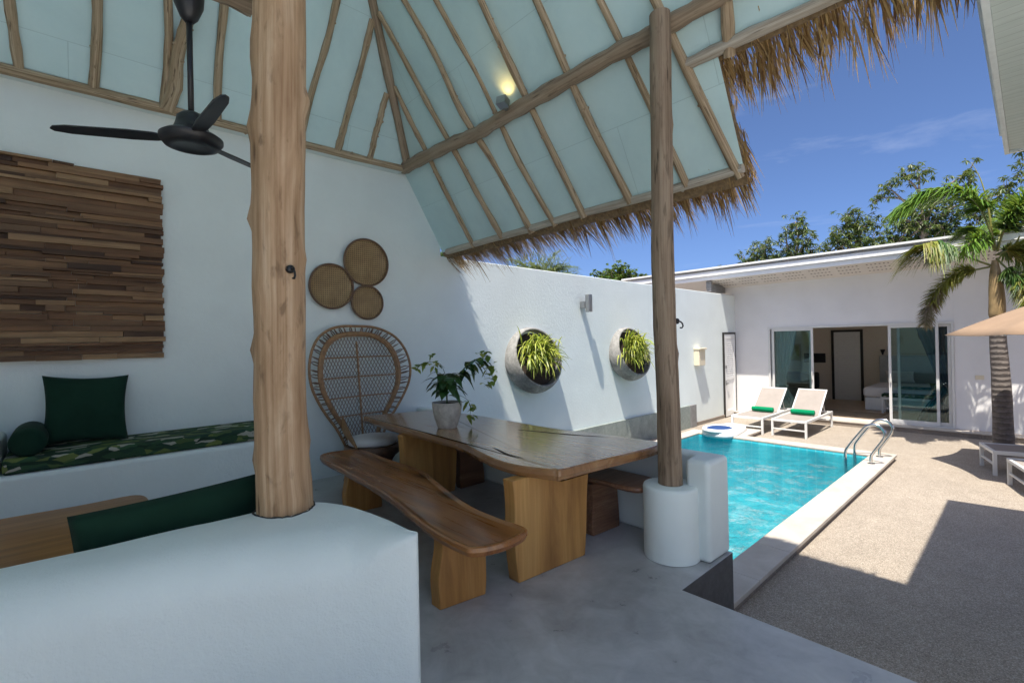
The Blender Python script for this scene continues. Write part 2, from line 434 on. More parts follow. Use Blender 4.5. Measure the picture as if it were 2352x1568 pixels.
def m_thatch(name, cols):
    k = NT(name); g = k.n("NewGeometry"); co = k.coord()
    c = k.ramp(g.outputs["Random Per Island"], [((i + .5) / len(cols), c) for i, c in enumerate(cols)])
    k.set(Base_Color=c, Roughness=.7)
    tr = k.n("BsdfTranslucent", {0: c}); ms = k.n("MixShader", {0: .42, 1: k.b.outputs[0], 2: tr.outputs[0]})
    k.t.links.new(ms.outputs[0], k.out.inputs[0])
    return k.m
M_FRINGE = m_thatch("thatch_strands", [(.16, .085, .03), (.34, .205, .075), (.48, .31, .12), (.60, .43, .20), (.25, .14, .05), (.52, .37, .16)])
M_THATCH = simple("thatch_surface", (.22, .15, .08), .9, var=.4, scale=30, bump=.8)

def m_slats():
    k = NT("reclaimed_wood_slats"); g = k.n("NewGeometry")
    c = k.ramp(g.outputs["Random Per Island"], [(0.05, (.065, .030, .014)), (.25, (.155, .075, .033)), (.45, (.225, .112, .050)), (.62, (.125, .072, .040)), (.8, (.30, .165, .078)), (.95, (.38, .235, .12))])
    f = k.noise(k.coord("Object", (1.5, 40, 55)), 1, 6, .7, .4); f2 = k.noise(k.coord("Object", (4, 10, 14)), 1, 4, .6)
    c = k.mix(.75, c, k.ramp(f, [(.3, (.35, .33, .32)), (.6, (1, 1, 1))]), 'MULTIPLY')
    c = k.mix(.5, c, k.ramp(f2, [(.3, (.5, .48, .45)), (.6, (1, 1, 1))]), 'MULTIPLY')
    k.set(Base_Color=c, Roughness=.7); k.bump(f, .5, .006)
    return k.m
M_SLATS = m_slats()

def m_fabric(name, col, rough=.9, wv=350, var=.12):
    k = NT(name); co = k.coord()
    a = k.noise(co, 5, 4, .6); b = k.noise(k.coord("Object", (1, 1, 1)), wv, 2, .5)
    k.set(Base_Color=k.ramp(a, [(.3, tuple(x * (1 - var) for x in col)), (.7, tuple(x * (1 + var) for x in col))]), Roughness=rough, Specular_IOR_Level=.15, Sheen_Weight=.03)
    k.bump(k.math('ADD', b, k.math('MULTIPLY', k.noise(co, 9, 3, .6), 2.0)), .25, .004)
    return k.m
M_GREEN = m_fabric("dark_green_fabric", (.010, .036, .022))
M_GREENB = m_fabric("blackish_green_fabric", (.009, .033, .020))
M_TOWEL = m_fabric("green_towel", (.0, .20, .085), .95, 200)
M_WHITEFAB = m_fabric("white_cushion_fabric", (.72, .70, .70), .9, 260, .05)
M_BEDW = m_fabric("white_bed_linen", (.78, .76, .76), .9, 200, .05)
M_SLING = m_fabric("grey_beige_sling", (.31, .275, .25), .8, 300, .06)
M_PARASOL = m_fabric("sand_canopy_fabric", (.31, .215, .145), .85, 260, .06)
M_DARKFAB = m_fabric("charcoal_fabric", (.03, .035, .035))
M_CURT = m_fabric("slate_curtain", (.10, .13, .17), .9, 200, .15)
M_CURTW = m_fabric("pale_curtain", (.45, .46, .46), .9, 200, .08)

def m_tropic(name, s=1.0):
    k = NT(name); co0 = k.coord("Object", (1, 1, 1))
    nz = k.n("TexNoise", {"Vector": co0, "Scale": 3.0 * s, "Detail": 2.0}).outputs["Color"]
    co = k.n("VectorMath", {0: co0, 1: k.n("VectorMath", {0: nz, "Scale": .16 / s}, operation='SCALE').outputs[0]}, operation='ADD').outputs[0]
    mp = k.n("Mapping", {0: co}); mp.inputs["Scale"].default_value = (4.6 * s, 9 * s, 15 * s); mp.inputs["Rotation"].default_value = (R(25), R(28), R(33))
    v = k.n("TexVoronoi", {"Vector": mp.outputs[0], "Scale": 1.0, "Randomness": 1.0})
    sp = k.n("SeparateColor", {0: v.outputs["Color"]})
    base = k.ramp(sp.outputs[0], [(0.0, (.38, .37, .32)), (.17, (.010, .030, .020)), (.36, (.022, .058, .030)), (.52, (.07, .115, .040)), (.68, (.013, .04, .028)), (.82, (.13, .17, .05)), (.93, (.03, .08, .04))], 'CONSTANT')
    w = k.n("TexWave", {"Vector": mp.outputs[0], "Scale": 1.6, "Distortion": 2.0, "Detail": 1.0}, bands_direction='DIAGONAL').outputs["Fac"]
    c = k.mix(k.ramp(w, [(.6, 0.0), (.95, .16)]), base, (.16, .21, .10))
    k.set(Base_Color=c, Roughness=.85, Specular_IOR_Level=.2)
    return k.m
M_TROPIC = m_tropic("tropical_leaf_print", 2.0)
M_TROPIC2 = m_tropic("tropical_leaf_print_small", 1.9)

def m_basket(name, s):
    k = NT(name); co = k.coord("Object", (s, s, s), (0, 0, 0))
    sx = k.n("SeparateXYZ", {0: co})
    a = k.math('SINE', k.math('ADD', sx.outputs[0], sx.outputs[2])); b = k.math('SINE', k.math('SUBTRACT', sx.outputs[0], sx.outputs[2]))
    f = k.math('MULTIPLY', a, b); n_ = k.noise(k.coord(), 6, 4, .6)
    c = k.mix(k.ramp(f, [(.3, 0.0), (.8, .8)]), k.ramp(n_, [(.3, (.24, .15, .065)), (.7, (.40, .27, .13))]), (.07, .04, .018))
    k.set(Base_Color=c, Roughness=.5); k.bump(f, .5, .004)
    return k.m
M_BASKET = m_basket("woven_bamboo", 115)
M_RATTAN = simple("brown_rattan", (.30, .165, .075), .45, var=.35, scale=25)
M_RATTAND = simple("dark_rattan", (.14, .078, .044), .5, var=.3, scale=25)

def m_potconcrete(name, a_, b_, c_):
    k = NT(name); co = k.coord(); f = k.noise(co, 4, 7, .68, .6); g = k.noise(co, 24, 5, .7)
    c = k.ramp(k.math('ADD', k.math('MULTIPLY', f, .65), k.math('MULTIPLY', g, .35)), [(.33, a_), (.5, b_), (.66, c_)])
    k.set(Base_Color=c, Roughness=.7); k.bump(g, .4, .006); return k.m
M_PLANTER = m_potconcrete("weathered_concrete", (.11, .11, .105), (.235, .23, .22), (.38, .37, .35))
M_POT = m_potconcrete("mottled_pot", (.26, .25, .22), (.46, .44, .40), (.64, .62, .57))
M_SOIL = simple("potting_soil", (.04, .026, .018), .95, var=.4, scale=60, bump=.8)

def m_spider():
    k = NT("variegated_blade"); uv = k.n("UVMap"); u = k.n("SeparateXYZ", {0: uv.outputs[0]}).outputs[0]
    d = k.math('ABSOLUTE', k.math('SUBTRACT', u, .5)); g = k.n("NewGeometry")
    mid = k.ramp(g.outputs["Random Per Island"], [(.0, (.50, .50, .05)), (.5, (.62, .60, .14)), (1.0, (.38, .46, .05))])
    edge = k.ramp(g.outputs["Random Per Island"], [(.0, (.06, .16, .02)), (1.0, (.16, .28, .03))])
    c = k.mix(k.ramp(d, [(.27, 0.0), (.33, 1.0)]), mid, edge)
    k.set(Base_Color=c, Roughness=.4)
    tr = k.n("BsdfTranslucent", {0: c}); ms = k.n("MixShader", {0: .35, 1: k.b.outputs[0], 2: tr.outputs[0]}); k.t.links.new(ms.outputs[0], k.out.inputs[0])
    return k.m
M_SPIDER = m_spider()
M_LEAF_POT = leafmat("dark_glossy_leaf", [(.012, .05, .014), (.022, .075, .02), (.035, .10, .025)], .3, .2)
M_LEAF_YEL = leafmat("yellow_green_leaf", [(.10, .19, .03), (.20, .28, .05), (.30, .34, .08)], .4, .35)
M_STEM = simple("green_stem", (.06, .10, .03), .6)
M_TREE = leafmat("mango_leaf", [(.025, .060, .018), (.05, .10, .028), (.085, .135, .04), (.13, .16, .055)], .45, .3)
M_TREE2 = leafmat("bright_tree_leaf", [(.03, .09, .012), (.06, .13, .02), (.10, .17, .03)], .5, .35)
M_PALMTOP = leafmat("areca_leaflet", [(.06, .10, .04), (.11, .16, .06), (.20, .24, .11)], .45, .35)
M_FROND = leafmat("bright_palm_leaflet", [(.08, .19, .025), (.14, .28, .04), (.21, .36, .06)], .4, .4)
M_FRONDD = leafmat("dark_palm_leaflet", [(.035, .10, .025), (.07, .15, .035), (.13, .20, .05)], .4, .3)
M_FRONDY = leafmat("yellowing_leaflet", [(.20, .25, .04), (.31, .32, .06), (.36, .34, .10), (.22, .20, .06)], .5, .35)
M_FRONDB = leafmat("dried_leaflet", [(.26, .20, .14), (.36, .28, .21), (.20, .18, .09)], .7, .25)
M_BARK = simple("tree_bark", (.20, .165, .13), .9, var=.35, scale=12, bump=.8)

def m_palmtrunk():
    k = NT("ringed_palm_trunk"); co = k.coord()
    z = k.n("SeparateXYZ", {0: co}).outputs[2]; n_ = k.noise(co, 9, 5, .65)
    r = k.math('SINE', k.math('ADD', k.math('MULTIPLY', z, 62), k.math('MULTIPLY', n_, 5)))
    c = k.mix(k.ramp(r, [(.6, 0.0), (.97, .5)]), k.ramp(n_, [(.3, (.10, .085, .078)), (.7, (.19, .165, .15))]), (.05, .042, .038))
    k.set(Base_Color=c, Roughness=.9); k.bump(r, .6, .012)
    return k.m
M_PALMTRUNK = m_palmtrunk()
M_SHAFT = simple("crownshaft_sheath", (.30, .21, .10), .55, var=.3, scale=7)
M_TILEWALL = m_potconcrete("grey_green_polished_render", (.17, .20, .19), (.25, .285, .265), (.33, .36, .335))
M_GREYCLAD = simple("grey_cladding", (.22, .22, .22), .6, var=.2, scale=10, bump=.2)
M_CREAMBOX = simple("cream_box_paint", (.74, .66, .50), .4, var=.03)
M_FLOAT = simple("white_vinyl", (.78, .80, .82), .3, var=.02)
M_FLOATB = simple("navy_vinyl", (.004, .04, .17), .75, var=.1)
M_INT = simple("interior_beige_wall", (.74, .66, .56), .7, var=.03)
M_INTFLOOR = simple("interior_floor", (.50, .37, .25), .35, var=.15, scale=5)
M_RUG = simple("woven_rug", (.30, .23, .15), .95, var=.3, scale=40, bump=.4)
M_SOFFIT = simple("soffit_board", (.66, .61, .57), .6, var=.03)
M_HOLE = simple("vent_slot_dark", (.10, .09, .08), .8)
M_ROOFSHEET = simple("white_roof_sheet", (.78, .78, .77), .4, var=.03)
M_SOFFITG = None
def m_planks():
    k = NT("painted_soffit_planks"); co = k.coord()
    x = k.n("SeparateXYZ", {0: co}).outputs[0]
    s_ = k.math('ABSOLUTE', k.math('SINE', k.math('MULTIPLY', x, PI / .09)))
    n_ = k.noise(k.coord("Object", (22, 2, 2)), 1, 5, .6)
    c = k.mix(k.ramp(k.math('ADD', s_, k.math('MULTIPLY', n_, .06)), [(.05, .8), (.12, 0.0)]), k.ramp(n_, [(.3, (.46, .53, .50)), (.7, (.54, .60, .57))]), (.17, .20, .19))
    k.set(Base_Color=c, Roughness=.6); k.bump(s_, .3, .004)
    return k.m
M_SOFFITG = m_planks()

# ------------------------------------------------------------------ ground, pool, water
ZD, ZC, ZW = -.66, -.55, -.625
PX0, PX1, PY0, PY1 = 3.72, 10.64, 2.04, 5.26
g = MB()
B = 160
for a, b, c_, d in ((-B, PX0 - .02, -B, B), (PX1 + .2, B, -B, B), (PX0 - .02, PX1 + .2, -B, PY0 - .2), (PX0 - .02, PX1 + .2, PY1 + .2, B)):
    g.quad((a, c_, ZD), (b, c_, ZD), (b, d, ZD), (a, d, ZD))
struct("ground", g, M_GRAVEL, origin=(0, 0, ZD))

pool = thing("swimming_pool", ((PX0 + PX1) / 2, (PY0 + PY1) / 2, ZD), "turquoise tiled rectangular swimming pool with a cream stone rim beside the dining pavilion", "swimming pool")
b = MB(); zb = -1.75
b.quad((PX0, PY0, zb), (PX1, PY0, zb), (PX1, PY1, zb), (PX0, PY1, zb))
b.quad((PX0, PY0, zb), (PX0, PY0, ZC - .03), (PX1, PY0, ZC - .03), (PX1, PY0, zb))
b.quad((PX0, PY1, zb), (PX1, PY1, zb), (PX1, PY1, ZC - .03), (PX0, PY1, ZC - .03))
b.quad((PX1, PY0, zb), (PX1, PY0, ZC - .03), (PX1, PY1, ZC - .03), (PX1, PY1, zb))
b.quad((PX0, PY0, zb), (PX0, PY1, zb), (PX0, PY1, ZC - .03), (PX0, PY0, ZC - .03))
obj("basin", b, M_POOL, pool)
def slabs(axis, a0, a1, lo, hi, n):
    m = MB(); st = (a1 - a0) / n
    for i in range(n):
        s0, s1 = a0 + i * st + .0015, a0 + (i + 1) * st - .0015
        if axis == 0: m.box((s0, lo, ZC - .045), (s1, hi, ZC))
        else: m.box((lo, s0, ZC - .045), (hi, s1, ZC))
    return m
obj("coping", slabs(0, 3.72, 11.0, 1.70, 2.04, 9), M_COPING, pool, bevel=.006)
obj("coping", slabs(1, 2.045, 5.56, 10.64, 10.98, 5), M_COPING, pool, bevel=.006)
obj("coping", slabs(0, 3.72, 10.635, 5.26, 5.56, 9), M_COPING, pool, bevel=.006)
m = MB(); m.box((11.0, 4.35, ZC - .045), (11.95, 5.3, ZC - .004)); obj("coping", m, M_COPING, pool, bevel=.006)
m = MB(); m.box((3.72, 1.725, ZD - .05), (10.97, 2.0, ZC - .046)); m.box((10.68, 2.001, ZD - .05), (10.955, 5.53, ZC - .046)); m.box((3.72, 5.30, ZD - .05), (10.67, 5.53, ZC - .046)); m.box((11.0, 4.38, ZD - .05), (11.92, 5.27, ZC - .046))
obj("kerb", m, M_KERB, pool)
m = MB(); nx, ny = 90, 44
for i in range(nx + 1):
    for j in range(ny + 1):
        x = PX0 + .002 + (PX1 - PX0 - .004) * i / nx; y = PY0 + .002 + (PY1 - PY0 - .004) * j / ny
        h = .010 * mnoise.noise(Vector((x * 1.6, y * 2.0, 3))) + .005 * mnoise.noise(Vector((x * 4, y * 4.6, 9)))
        m.vert((x, y, ZW + h))
for i in range(nx):
    for j in range(ny):
        a = i * (ny + 1) + j; m.face((a, a + ny + 1, a + ny + 2, a + 1))
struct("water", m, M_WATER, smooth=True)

# ladder rails
lad = thing("pool_ladder", (9.95 + .36, 1.9, ZC), "shiny steel pool ladder with two curved handrails at the pool corner", "pool ladder")
for x in (9.93, 10.58):
    pr = spline([(x, 2.25, -1.3), (x, 2.25, -.75), (x, 2.25, -.42), (x, 2.19, -.28), (x, 1.99, .02), (x, 1.93, .085), (x, 1.85, .115), (x, 1.76, .10), (x, 1.70, .03), (x, 1.69, -.05), (x, 1.73, -.15), (x, 1.86, -.37), (x, 1.885, -.44), (x, 1.885, -.55)], 60)
    h = obj("handrail", MB().tube(pr, .0235, 12), M_STEEL, lad, smooth=True)
    obj("foot_flange", MB().lathe([(.0, .0), (.055, 0), (.055, .008), (.03, .016), (.0, .016)], 20, Matrix.Translation((x, 1.885, ZC + .001))), M_STEEL, h, smooth=True, auto=40)
for z in (-.86, -1.12):
    obj("tread", MB().box((9.95, 2.20, z), (10.56, 2.27, z + .03)), M_STEEL, lad, bevel=.005)

# ------------------------------------------------------------------ pavilion floor
m = MB()
poly = [(-4, -.6), (2.915, -.6), (2.915, 1.58), (3.70, 1.58), (3.70, 6.03), (-4, 6.03)]
n = len(poly); bi = len(m.v)
for z in (-.70, 0.0):
    for p in poly: m.vert((p[0], p[1], z))
m.cur = 0; m.face([bi + n + i for i in range(n)])
m.cur = 1
for i in range(n):
    j = (i + 1) % n; m.face((bi + i, bi + j, bi + n + j, bi + n + i))
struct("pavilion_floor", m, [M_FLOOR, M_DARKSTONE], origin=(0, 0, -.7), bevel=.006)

m = MB(); m.box((-9, -9, -.7), (2.915, -.602, -.004)); m.box((-9, -.601, -.7), (-4.002, 6.3, -.0045)); struct('bounce_terrace', m, M_TERR)  # unseen pale paving added to bounce sunlight into the lounge

# ------------------------------------------------------------------ boundary wall along the lounge and the pool
roofz = lambda x: 3.06 + 1.7 * (4.12 - x)
bw = thing("boundary_wall", (5, 6.12, ZD), "long white plastered wall behind the lounge, wicker chair and swimming pool", "wall")
m = MB()
prof = [(-4, -.7), (14.72, -.7), (14.72, 2.88), (9.5, 2.915), (5.0, 2.955), (4.10, 2.965), (4.095, roofz(4.095) + .02), (3.50, roofz(3.50) + .02), (3.42, 4.42), (-4, 4.42)]
n = len(prof); bi = len(m.v)
for y in (6.02, 6.24):
    for p in prof: m.vert((p[0], y, p[1]))
m.face([bi + i for i in range(n)]); m.face([bi + n + i for i in reversed(range(n))])
for i in range(n):
    j = (i + 1) % n; m.face((bi + j, bi + i, bi + n + i, bi + n + j))
obj("wall_body", m, M_WALL, bw, bevel=.012)
m = MB(); m.box((-4, 5.90, 4.045), (3.40, 6.018, 4.42)); obj("ledge", m, M_WALL, bw)
m = MB(); m.box((3.98, 5.965, ZD), (11.62, 6.018, -.085)); obj("cladding", m, M_TILEWALL, bw, bevel=.004, label="grey green polished cladding low on the wall above the pool")
m = MB(); m.box((11.625, 5.95, ZD), (11.93, 6.018, -.085)); obj("cladding", m, M_GREYCLAD, bw, bevel=.004, label="short flat grey panel at the end of the cladding")
m = MB(); m.box((11.94, 5.985, ZD), (14.55, 6.018, ZD + .09)); obj("skirting", m, M_KERB, bw)

sw_ = MB(); sw_.box((-3.42, -.6, -.01), (-3.22, 6.018, 4.3)); tag(obj('shade_wall', sw_, M_WALL2), 'plain white wall added to shade the lounge on its left, outside the picture', 'wall')  # unseen wall added to keep light off the lounge's left end
gw = MB(); gw.box((-9, -7.25, -.01), (2.9, -7.0, 3.6)); tag(obj('bounce_wall', gw, M_WALL2), 'unseen plain white wall added to bounce light, closing the terrace behind the lounge', 'wall')  # unseen wall added to hide low blue sky and return soft white light
# narrow louvred door set against the wall at the far corner
gd = thing("louvred_door", (14.1, 6.0, ZD), "narrow white louvred door with a dark frame in the far pool wall corner", "door")
x0, x1 = 13.72, 14.46
m = MB(); m.box((x0 - .022, 5.965, ZD), (x0, 6.018, 1.74)); m.box((x1, 5.965, ZD), (x1 + .022, 6.018, 1.74)); m.box((x0 - .022, 5.965, 1.741), (x1 + .022, 6.018, 1.785)); obj("door_frame", m, M_DARKFRAME, gd)
m = MB(); m.box((x0 + .005, 5.99, ZD + .02), (x1 - .005, 6.017, 1.735)); dl = obj("door_leaf", m, M_TRIM, gd)
m = MB()
for q in (x0 + .02, x1 - .12): m.box((q, 5.972, ZD + .03), (q + .1, 5.99, 1.72))
m.box((x0 + .121, 5.973, 1.6), (x1 - .121, 5.99, 1.72)); m.box((x0 + .121, 5.973, ZD + .03), (x1 - .121, 5.99, ZD + .2)); m.box((x0 + .121, 5.973, .42), (x1 - .121, 5.99, .52))
for i in range(17):
    z = .55 + i * .062
    m.box((0, 0, 0), (x1 - x0 - .245, .006, .062), Matrix.Translation((x0 + .1225, 5.975, z)) @ Matrix.Rotation(R(-16), 4, 'X'))
obj("louvre", m, M_TRIM, dl)
m = MB(); m.box((x0 + .06, 5.93, .30), (x0 + .18, 5.955, .33)); m.box((x0 + .05, 5.955, .27), (x0 + .09, 5.975, .40)); obj("handle", m, M_STEELMAT, dl)
m = MB(); m.box((x0 + .04, 5.955, .75), (x0 + .10, 5.972, .83)); obj("latch", m, M_STEELMAT, dl)

# low pavilion parapet by the pool
lw = MB()
outer = [(3.37, 1.60), (3.70, 1.595), (3.72, 6.01), (3.60, 6.01), (3.59, 1.86), (3.54, 1.80), (3.37, 1.785)]
lw.prism([(p[0], p[1]) for p in outer], .0, .745)
tag(obj("parapet_wall", lw, M_SMOOTHWHITE, smooth=True, bevel=.05, bseg=5), "low white rounded parapet between the round post base and the pool", "low wall")

# ------------------------------------------------------------------ round plinth + posts
pl = MB().lathe([(0, .004), (.205, .004), (.205, .52), (.198, .538), (.18, .545), (0, .545)], 56, Matrix.Translation((3.335, 1.885, 0)))
tag(obj("post_plinth", pl, M_SMOOTHWHITE, smooth=True, auto=60), "short round white pedestal under the thin wooden post", "pedestal")

def post(name, path, radii, mat, seed, label, knots, wob=.05):
    pts = spline(path, 56); n_ = len(pts)
    rr = []
    for i in range(n_):
        t = i / (n_ - 1); k = min(int(t * (len(radii) - 1)), len(radii) - 2); f = t * (len(radii) - 1) - k
        rr.append(radii[k] * (1 - f) + radii[k + 1] * f)
    mb = MB(); mb.tube(pts, rr, 40, True, wob, seed)
    # branch stubs: local bulges
    for (kz, ka, hgt, wid) in knots:
        for vi, v in enumerate(mb.v[:n_ * 40]):
            p = pts[vi // 40]; q = Vector(v) - p
            if abs(p.z - kz) > wid * 4: continue
            a = math.atan2(q.y, q.x); da = (a - ka + PI) % (2 * PI) - PI; r0 = rr[vi // 40]
            d2 = (da * r0) ** 2 + (p.z - kz) ** 2
            mb.v[vi] = tuple(Vector(v) + q.normalized() * hgt * 1.5 * math.exp(-d2 / (wid * wid)))
    return obj(name, mb, mat, smooth=True, auto=70)
bp_ = post("timber_post", [(.835, 2.762, .705), (.828, 2.785, 1.2), (.835, 2.79, 1.9), (.84, 2.79, 2.5), (.86, 2.79, 3.2), (.88, 2.79, 4.1), (.88, 2.79, 5.2), (.88, 2.79, 6.5)],
           [.142, .136, .131, .129, .131, .134, .137, .134, .130, .129, .128, .128, .128], M_LOG, 3, "", [(2.15, R(-45), .020, .035), (1.62, R(140), .024, .04), (2.36, R(150), .020, .05), (1.32, R(-60), .012, .05), (2.62, R(-55), .014, .05), (3.0, R(-35), .018, .04), (2.85, R(165), .014, .06), (2.0, R(-150), .012, .05), (1.05, R(150), .012, .06), (1.15, R(-25), .012, .05), (3.25, R(170), .014, .06), (1.75, R(-70), .010, .06), (.86, R(-80), .014, .05), (1.95, R(130), .018, .04)], .06)
tag(bp_, "thick peeled log post standing on the white foreground wall", "post", "log roof posts")
tp_ = post("timber_post", [(3.333, 1.885, .546), (3.332, 1.888, 1.2), (3.33, 1.905, 2.2), (3.33, 1.89, 3.2), (3.332, 1.885, 4.12)], [.090, .084, .087, .083, .086, .080, .079, .081, .078], M_POST2, 8, "", [(2.95, R(200), .016, .03), (3.3, R(-50), .014, .03), (1.55, R(-40), .014, .03), (2.4, R(210), .012, .04)], .07)
tag(tp_, "thinner weathered wooden post on the round white pedestal by the pool", "post", "log roof posts")
# iron hooks on the posts
def hook(loc, ang, label):
    M = Matrix.Translation(loc) @ Matrix.Rotation(ang, 4, 'Z')
    m = MB(); m.lathe([(0, -.006), (.022, -.006), (.022, .012), (.014, .02), (0, .02)], 14, M @ Matrix.Rotation(R(90), 4, 'Y'))
    m.tube([M @ Vector(p) for p in ((.01, 0, 0), (.035, 0, -.004), (.05, 0, -.018), (.055, 0, -.038), (.045, 0, -.052), (.03, 0, -.05))], .006, 8)
    return tag(obj("wall_hook", m, M_BLACK, smooth=True), label, "hook")
hook((.848, 2.652, 2.06), R(-82), "small black hook screwed into the thick log post")
hook((3.40, 1.842, 1.78), R(-32), "small black hook on the side of the thin post")

# ------------------------------------------------------------------ roof of the pavilion
pav = thing("thatched_roof", (.5, 2.5, 3.0), "steep thatched pavilion roof with pale blue boarded underside and log rafters", "roof")
XR, ZR = .5, roofz(.5)
backz = lambda y: 4.18 + 1.9 * (5.85 - y)
hipY = lambda x: 5.85 - (roofz(x) - 4.18) / 1.9
YF = -.95
frontY = lambda x: YF
def planeuv(pts, U, V):
    U = Vector(U); V = Vector(V); return [(Vector(p).dot(U), Vector(p).dot(V)) for p in pts]
def ceil_mesh():
    m = MB()
    def poly(pts, U, V):
        b_ = len(m.v); [m.vert(p) for p in pts]; m.face(range(b_, b_ + len(pts)), planeuv(pts, U, V))
    sl = Vector((1, 0, -1.7)).normalized()
    xs = 3.66; ye = 5.88
    xh = 4.12 - (4.18 - 1.9 * (ye - 5.85) - 3.06) / 1.7
    poly([(4.14, 1.60, roofz(4.14)), (4.14, 6.03, roofz(4.14)), (xs, 6.03, roofz(xs)), (xs, 1.60, roofz(xs))], (0, 1, 0), sl)
    poly([(xs, YF + .1, roofz(xs)), (xs, 6.03, roofz(xs)), (3.39, 6.03, roofz(3.39)), (3.39, ye + .015, roofz(3.39)), (xh, ye, roofz(xh)), (XR, hipY(XR), ZR), (XR, frontY(XR), ZR)], (0, 1, 0), sl)
    return m, xh
m, XH = ceil_mesh()
obj("ceiling_board", m, M_CEIL, pav)
m = MB(); sl = Vector((0, 1, -1.9)).normalized(); XL = -2.6
pts = [(XH, 5.88, backz(5.88)), (-2.5, 5.88, backz(5.88)), (XR, hipY(XR), ZR)]
b_ = len(m.v); [m.vert(p) for p in pts]; m.face((b_, b_ + 1, b_ + 2), planeuv(pts, (1, 0, 0), sl)); obj("ceiling_board", m, M_CEIL, pav)
m = MB(); pts = [(-2.5, 5.88, backz(5.88)), (-2.66, YF + .1, 3.86), (XR, frontY(XR), ZR), (XR, hipY(XR), ZR)]
b_ = len(m.v); [m.vert(p) for p in pts]; m.face((b_, b_ + 1, b_ + 2, b_ + 3), planeuv(pts, (0, 1, 0), (-.5, 0, -.86))); obj("ceiling_board", m, M_CEIL, pav)
# thatch over the boards
m = MB(); T = .13; o_ = lambda p, n_: Vector(p) + Vector(n_).normalized() * T
def slab(pts, nrm, off=.035, T=.13):
    nrm = Vector(nrm).normalized(); lo = [Vector(p) + nrm * off for p in pts]; hi = [Vector(p) + nrm * (off + T) for p in pts]
    b_ = len(m.v); k = len(pts); [m.vert(p) for p in lo + hi]
    m.face([b_ + i for i in reversed(range(k))]); m.face([b_ + k + i for i in range(k)])
    for i in range(k): j = (i + 1) % k; m.face((b_ + i, b_ + j, b_ + k + j, b_ + k + i))
slab([(4.20, 1.60, roofz(4.20)), (4.20, 6.06, roofz(4.20)), (3.70, 6.06, roofz(3.70)), (3.70, 1.60, roofz(3.70))], (1.7, 0, 1), .02, .05)
slab([(3.70, YF, roofz(3.70)), (3.70, 6.06, roofz(3.70)), (3.40, 6.0, roofz(3.40)), (XR, hipY(XR), ZR + .01), (XR, frontY(XR), ZR + .01)], (1.7, 0, 1))
slab([(3.42, 5.92, backz(5.92)), (XR, hipY(XR), ZR), (-2.5, 5.92, backz(5.92))], (0, 1.9, 1), .04)
slab([(-2.5, 6.0, backz(5.9)), (XR, hipY(XR), ZR), (XR, frontY(XR), ZR), (-2.7, YF, 3.84)], (-1.6, 0, 1), .045)
obj("thatch", m, M_THATCH, pav)

def log(name, a, b_, r0, r1, mat, seed, bend=.03, knots=3, lab=None, nseg=22, seg=14, wob=.20):
    a = Vector(a); b_ = Vector(b_); rr = random.Random(seed); d = b_ - a; x = d.orthogonal().normalized(); y = d.normalized().cross(x)
    ctrl = [a]
    for t in (.2, .4, .6, .8): ctrl.append(a + d * t + x * rr.uniform(-bend, bend) + y * rr.uniform(-bend, bend))
    ctrl.append(b_); pts = spline(ctrl, nseg)
    rad = [(r0 + (r1 - r0) * i / nseg) * (1 + (.16 if rr.random() < .16 else 0)) for i in range(nseg + 1)]
    m = MB().tube(pts, rad, seg, True, wob, seed)
    for _ in range(knots + 2):
        i = rr.randrange(2, nseg - 2); p = pts[i]; an = rr.uniform(0, 2 * PI); dd = x * math.cos(an) + y * math.sin(an)
        tdir = (pts[i + 1] - pts[i - 1]).normalized(); r_ = rad[i]
        m.tube([p + dd * r_ * .5, p + dd * r_ * 1.05 + tdir * .006, p + dd * (r_ * 1.22) + tdir * .012], [r_ * .5, r_ * .34, r_ * .22], 7)
    return obj(name, m, mat, pav, smooth=True, auto=60, label=lab)
ext = lambda a, b_, k: tuple(a[i] + (b_[i] - a[i]) * k for i in range(3))
raft = [((4.08, 5.26, 3.08), (3.02, 5.38, 4.89), 1.0), ((4.07, 4.66, 3.1), (2.66, 5.06, 5.49), 1.0), ((4.09, 4.14, 3.07), (2.71, 4.6, 5.41), 1.35), ((4.08, 3.74, 3.08), (2.82, 4.14, 5.22), 1.7),
        ((4.07, 3.3, 3.09), (2.97, 3.54, 4.96), 2.3), ((4.06, 2.71, 3.11), (3.11, 2.98, 4.72), 2.8), ((4.05, 2.11, 3.12), (3.26, 2.39, 4.47), 3.3), ((4.08, 1.66, 3.08), (3.51, 1.88, 4.04), 4.5), ((3.62, 1.5, 3.86), (3.49, 1.47, 4.08), 10)]
for i, (a, b_, k) in enumerate(raft):
    log("rafter", ext(a, b_, -.10 / (b_[2] - a[2])), ext(a, b_, k), .031 + .005 * (i % 3), .028, M_RAFTER, 20 + i, .028 if k > 1 else .015, 4)
for i, y in enumerate((.85, .25, -.35)):
    log("rafter", (3.62, y, 3.86), (1.0, y, 8.3), .04, .035, M_RAFTER, 60 + i, .03, 3)
brf = [((-.31, 5.85, 4.12), (-.33, 5.63, 4.55)), ((.17, 5.85, 4.12), (.2, 5.53, 4.75)), ((.7, 5.85, 4.13), (.68, 5.43, 4.92)), ((1.17, 5.86, 4.12), (1.16, 5.34, 5.1)), ((2.03, 5.85, 4.13), (2.18, 5.15, 5.47)), ((2.49, 5.84, 4.15), (2.63, 5.16, 5.45)), ((2.91, 5.83, 4.16), (2.97, 5.48, 4.83))]
for i, (a, b_) in enumerate(brf):
    k = 1.0 if i > 4 else 2.6 / max(.5, (b_[2] - a[2]))
    log("rafter", ext(a, b_, -.07 / (b_[2] - a[2])), ext(a, b_, k), .036 + .004 * (i % 2), .034, M_RAFTER, 40 + i, .03 if i < 5 else .012, 4)
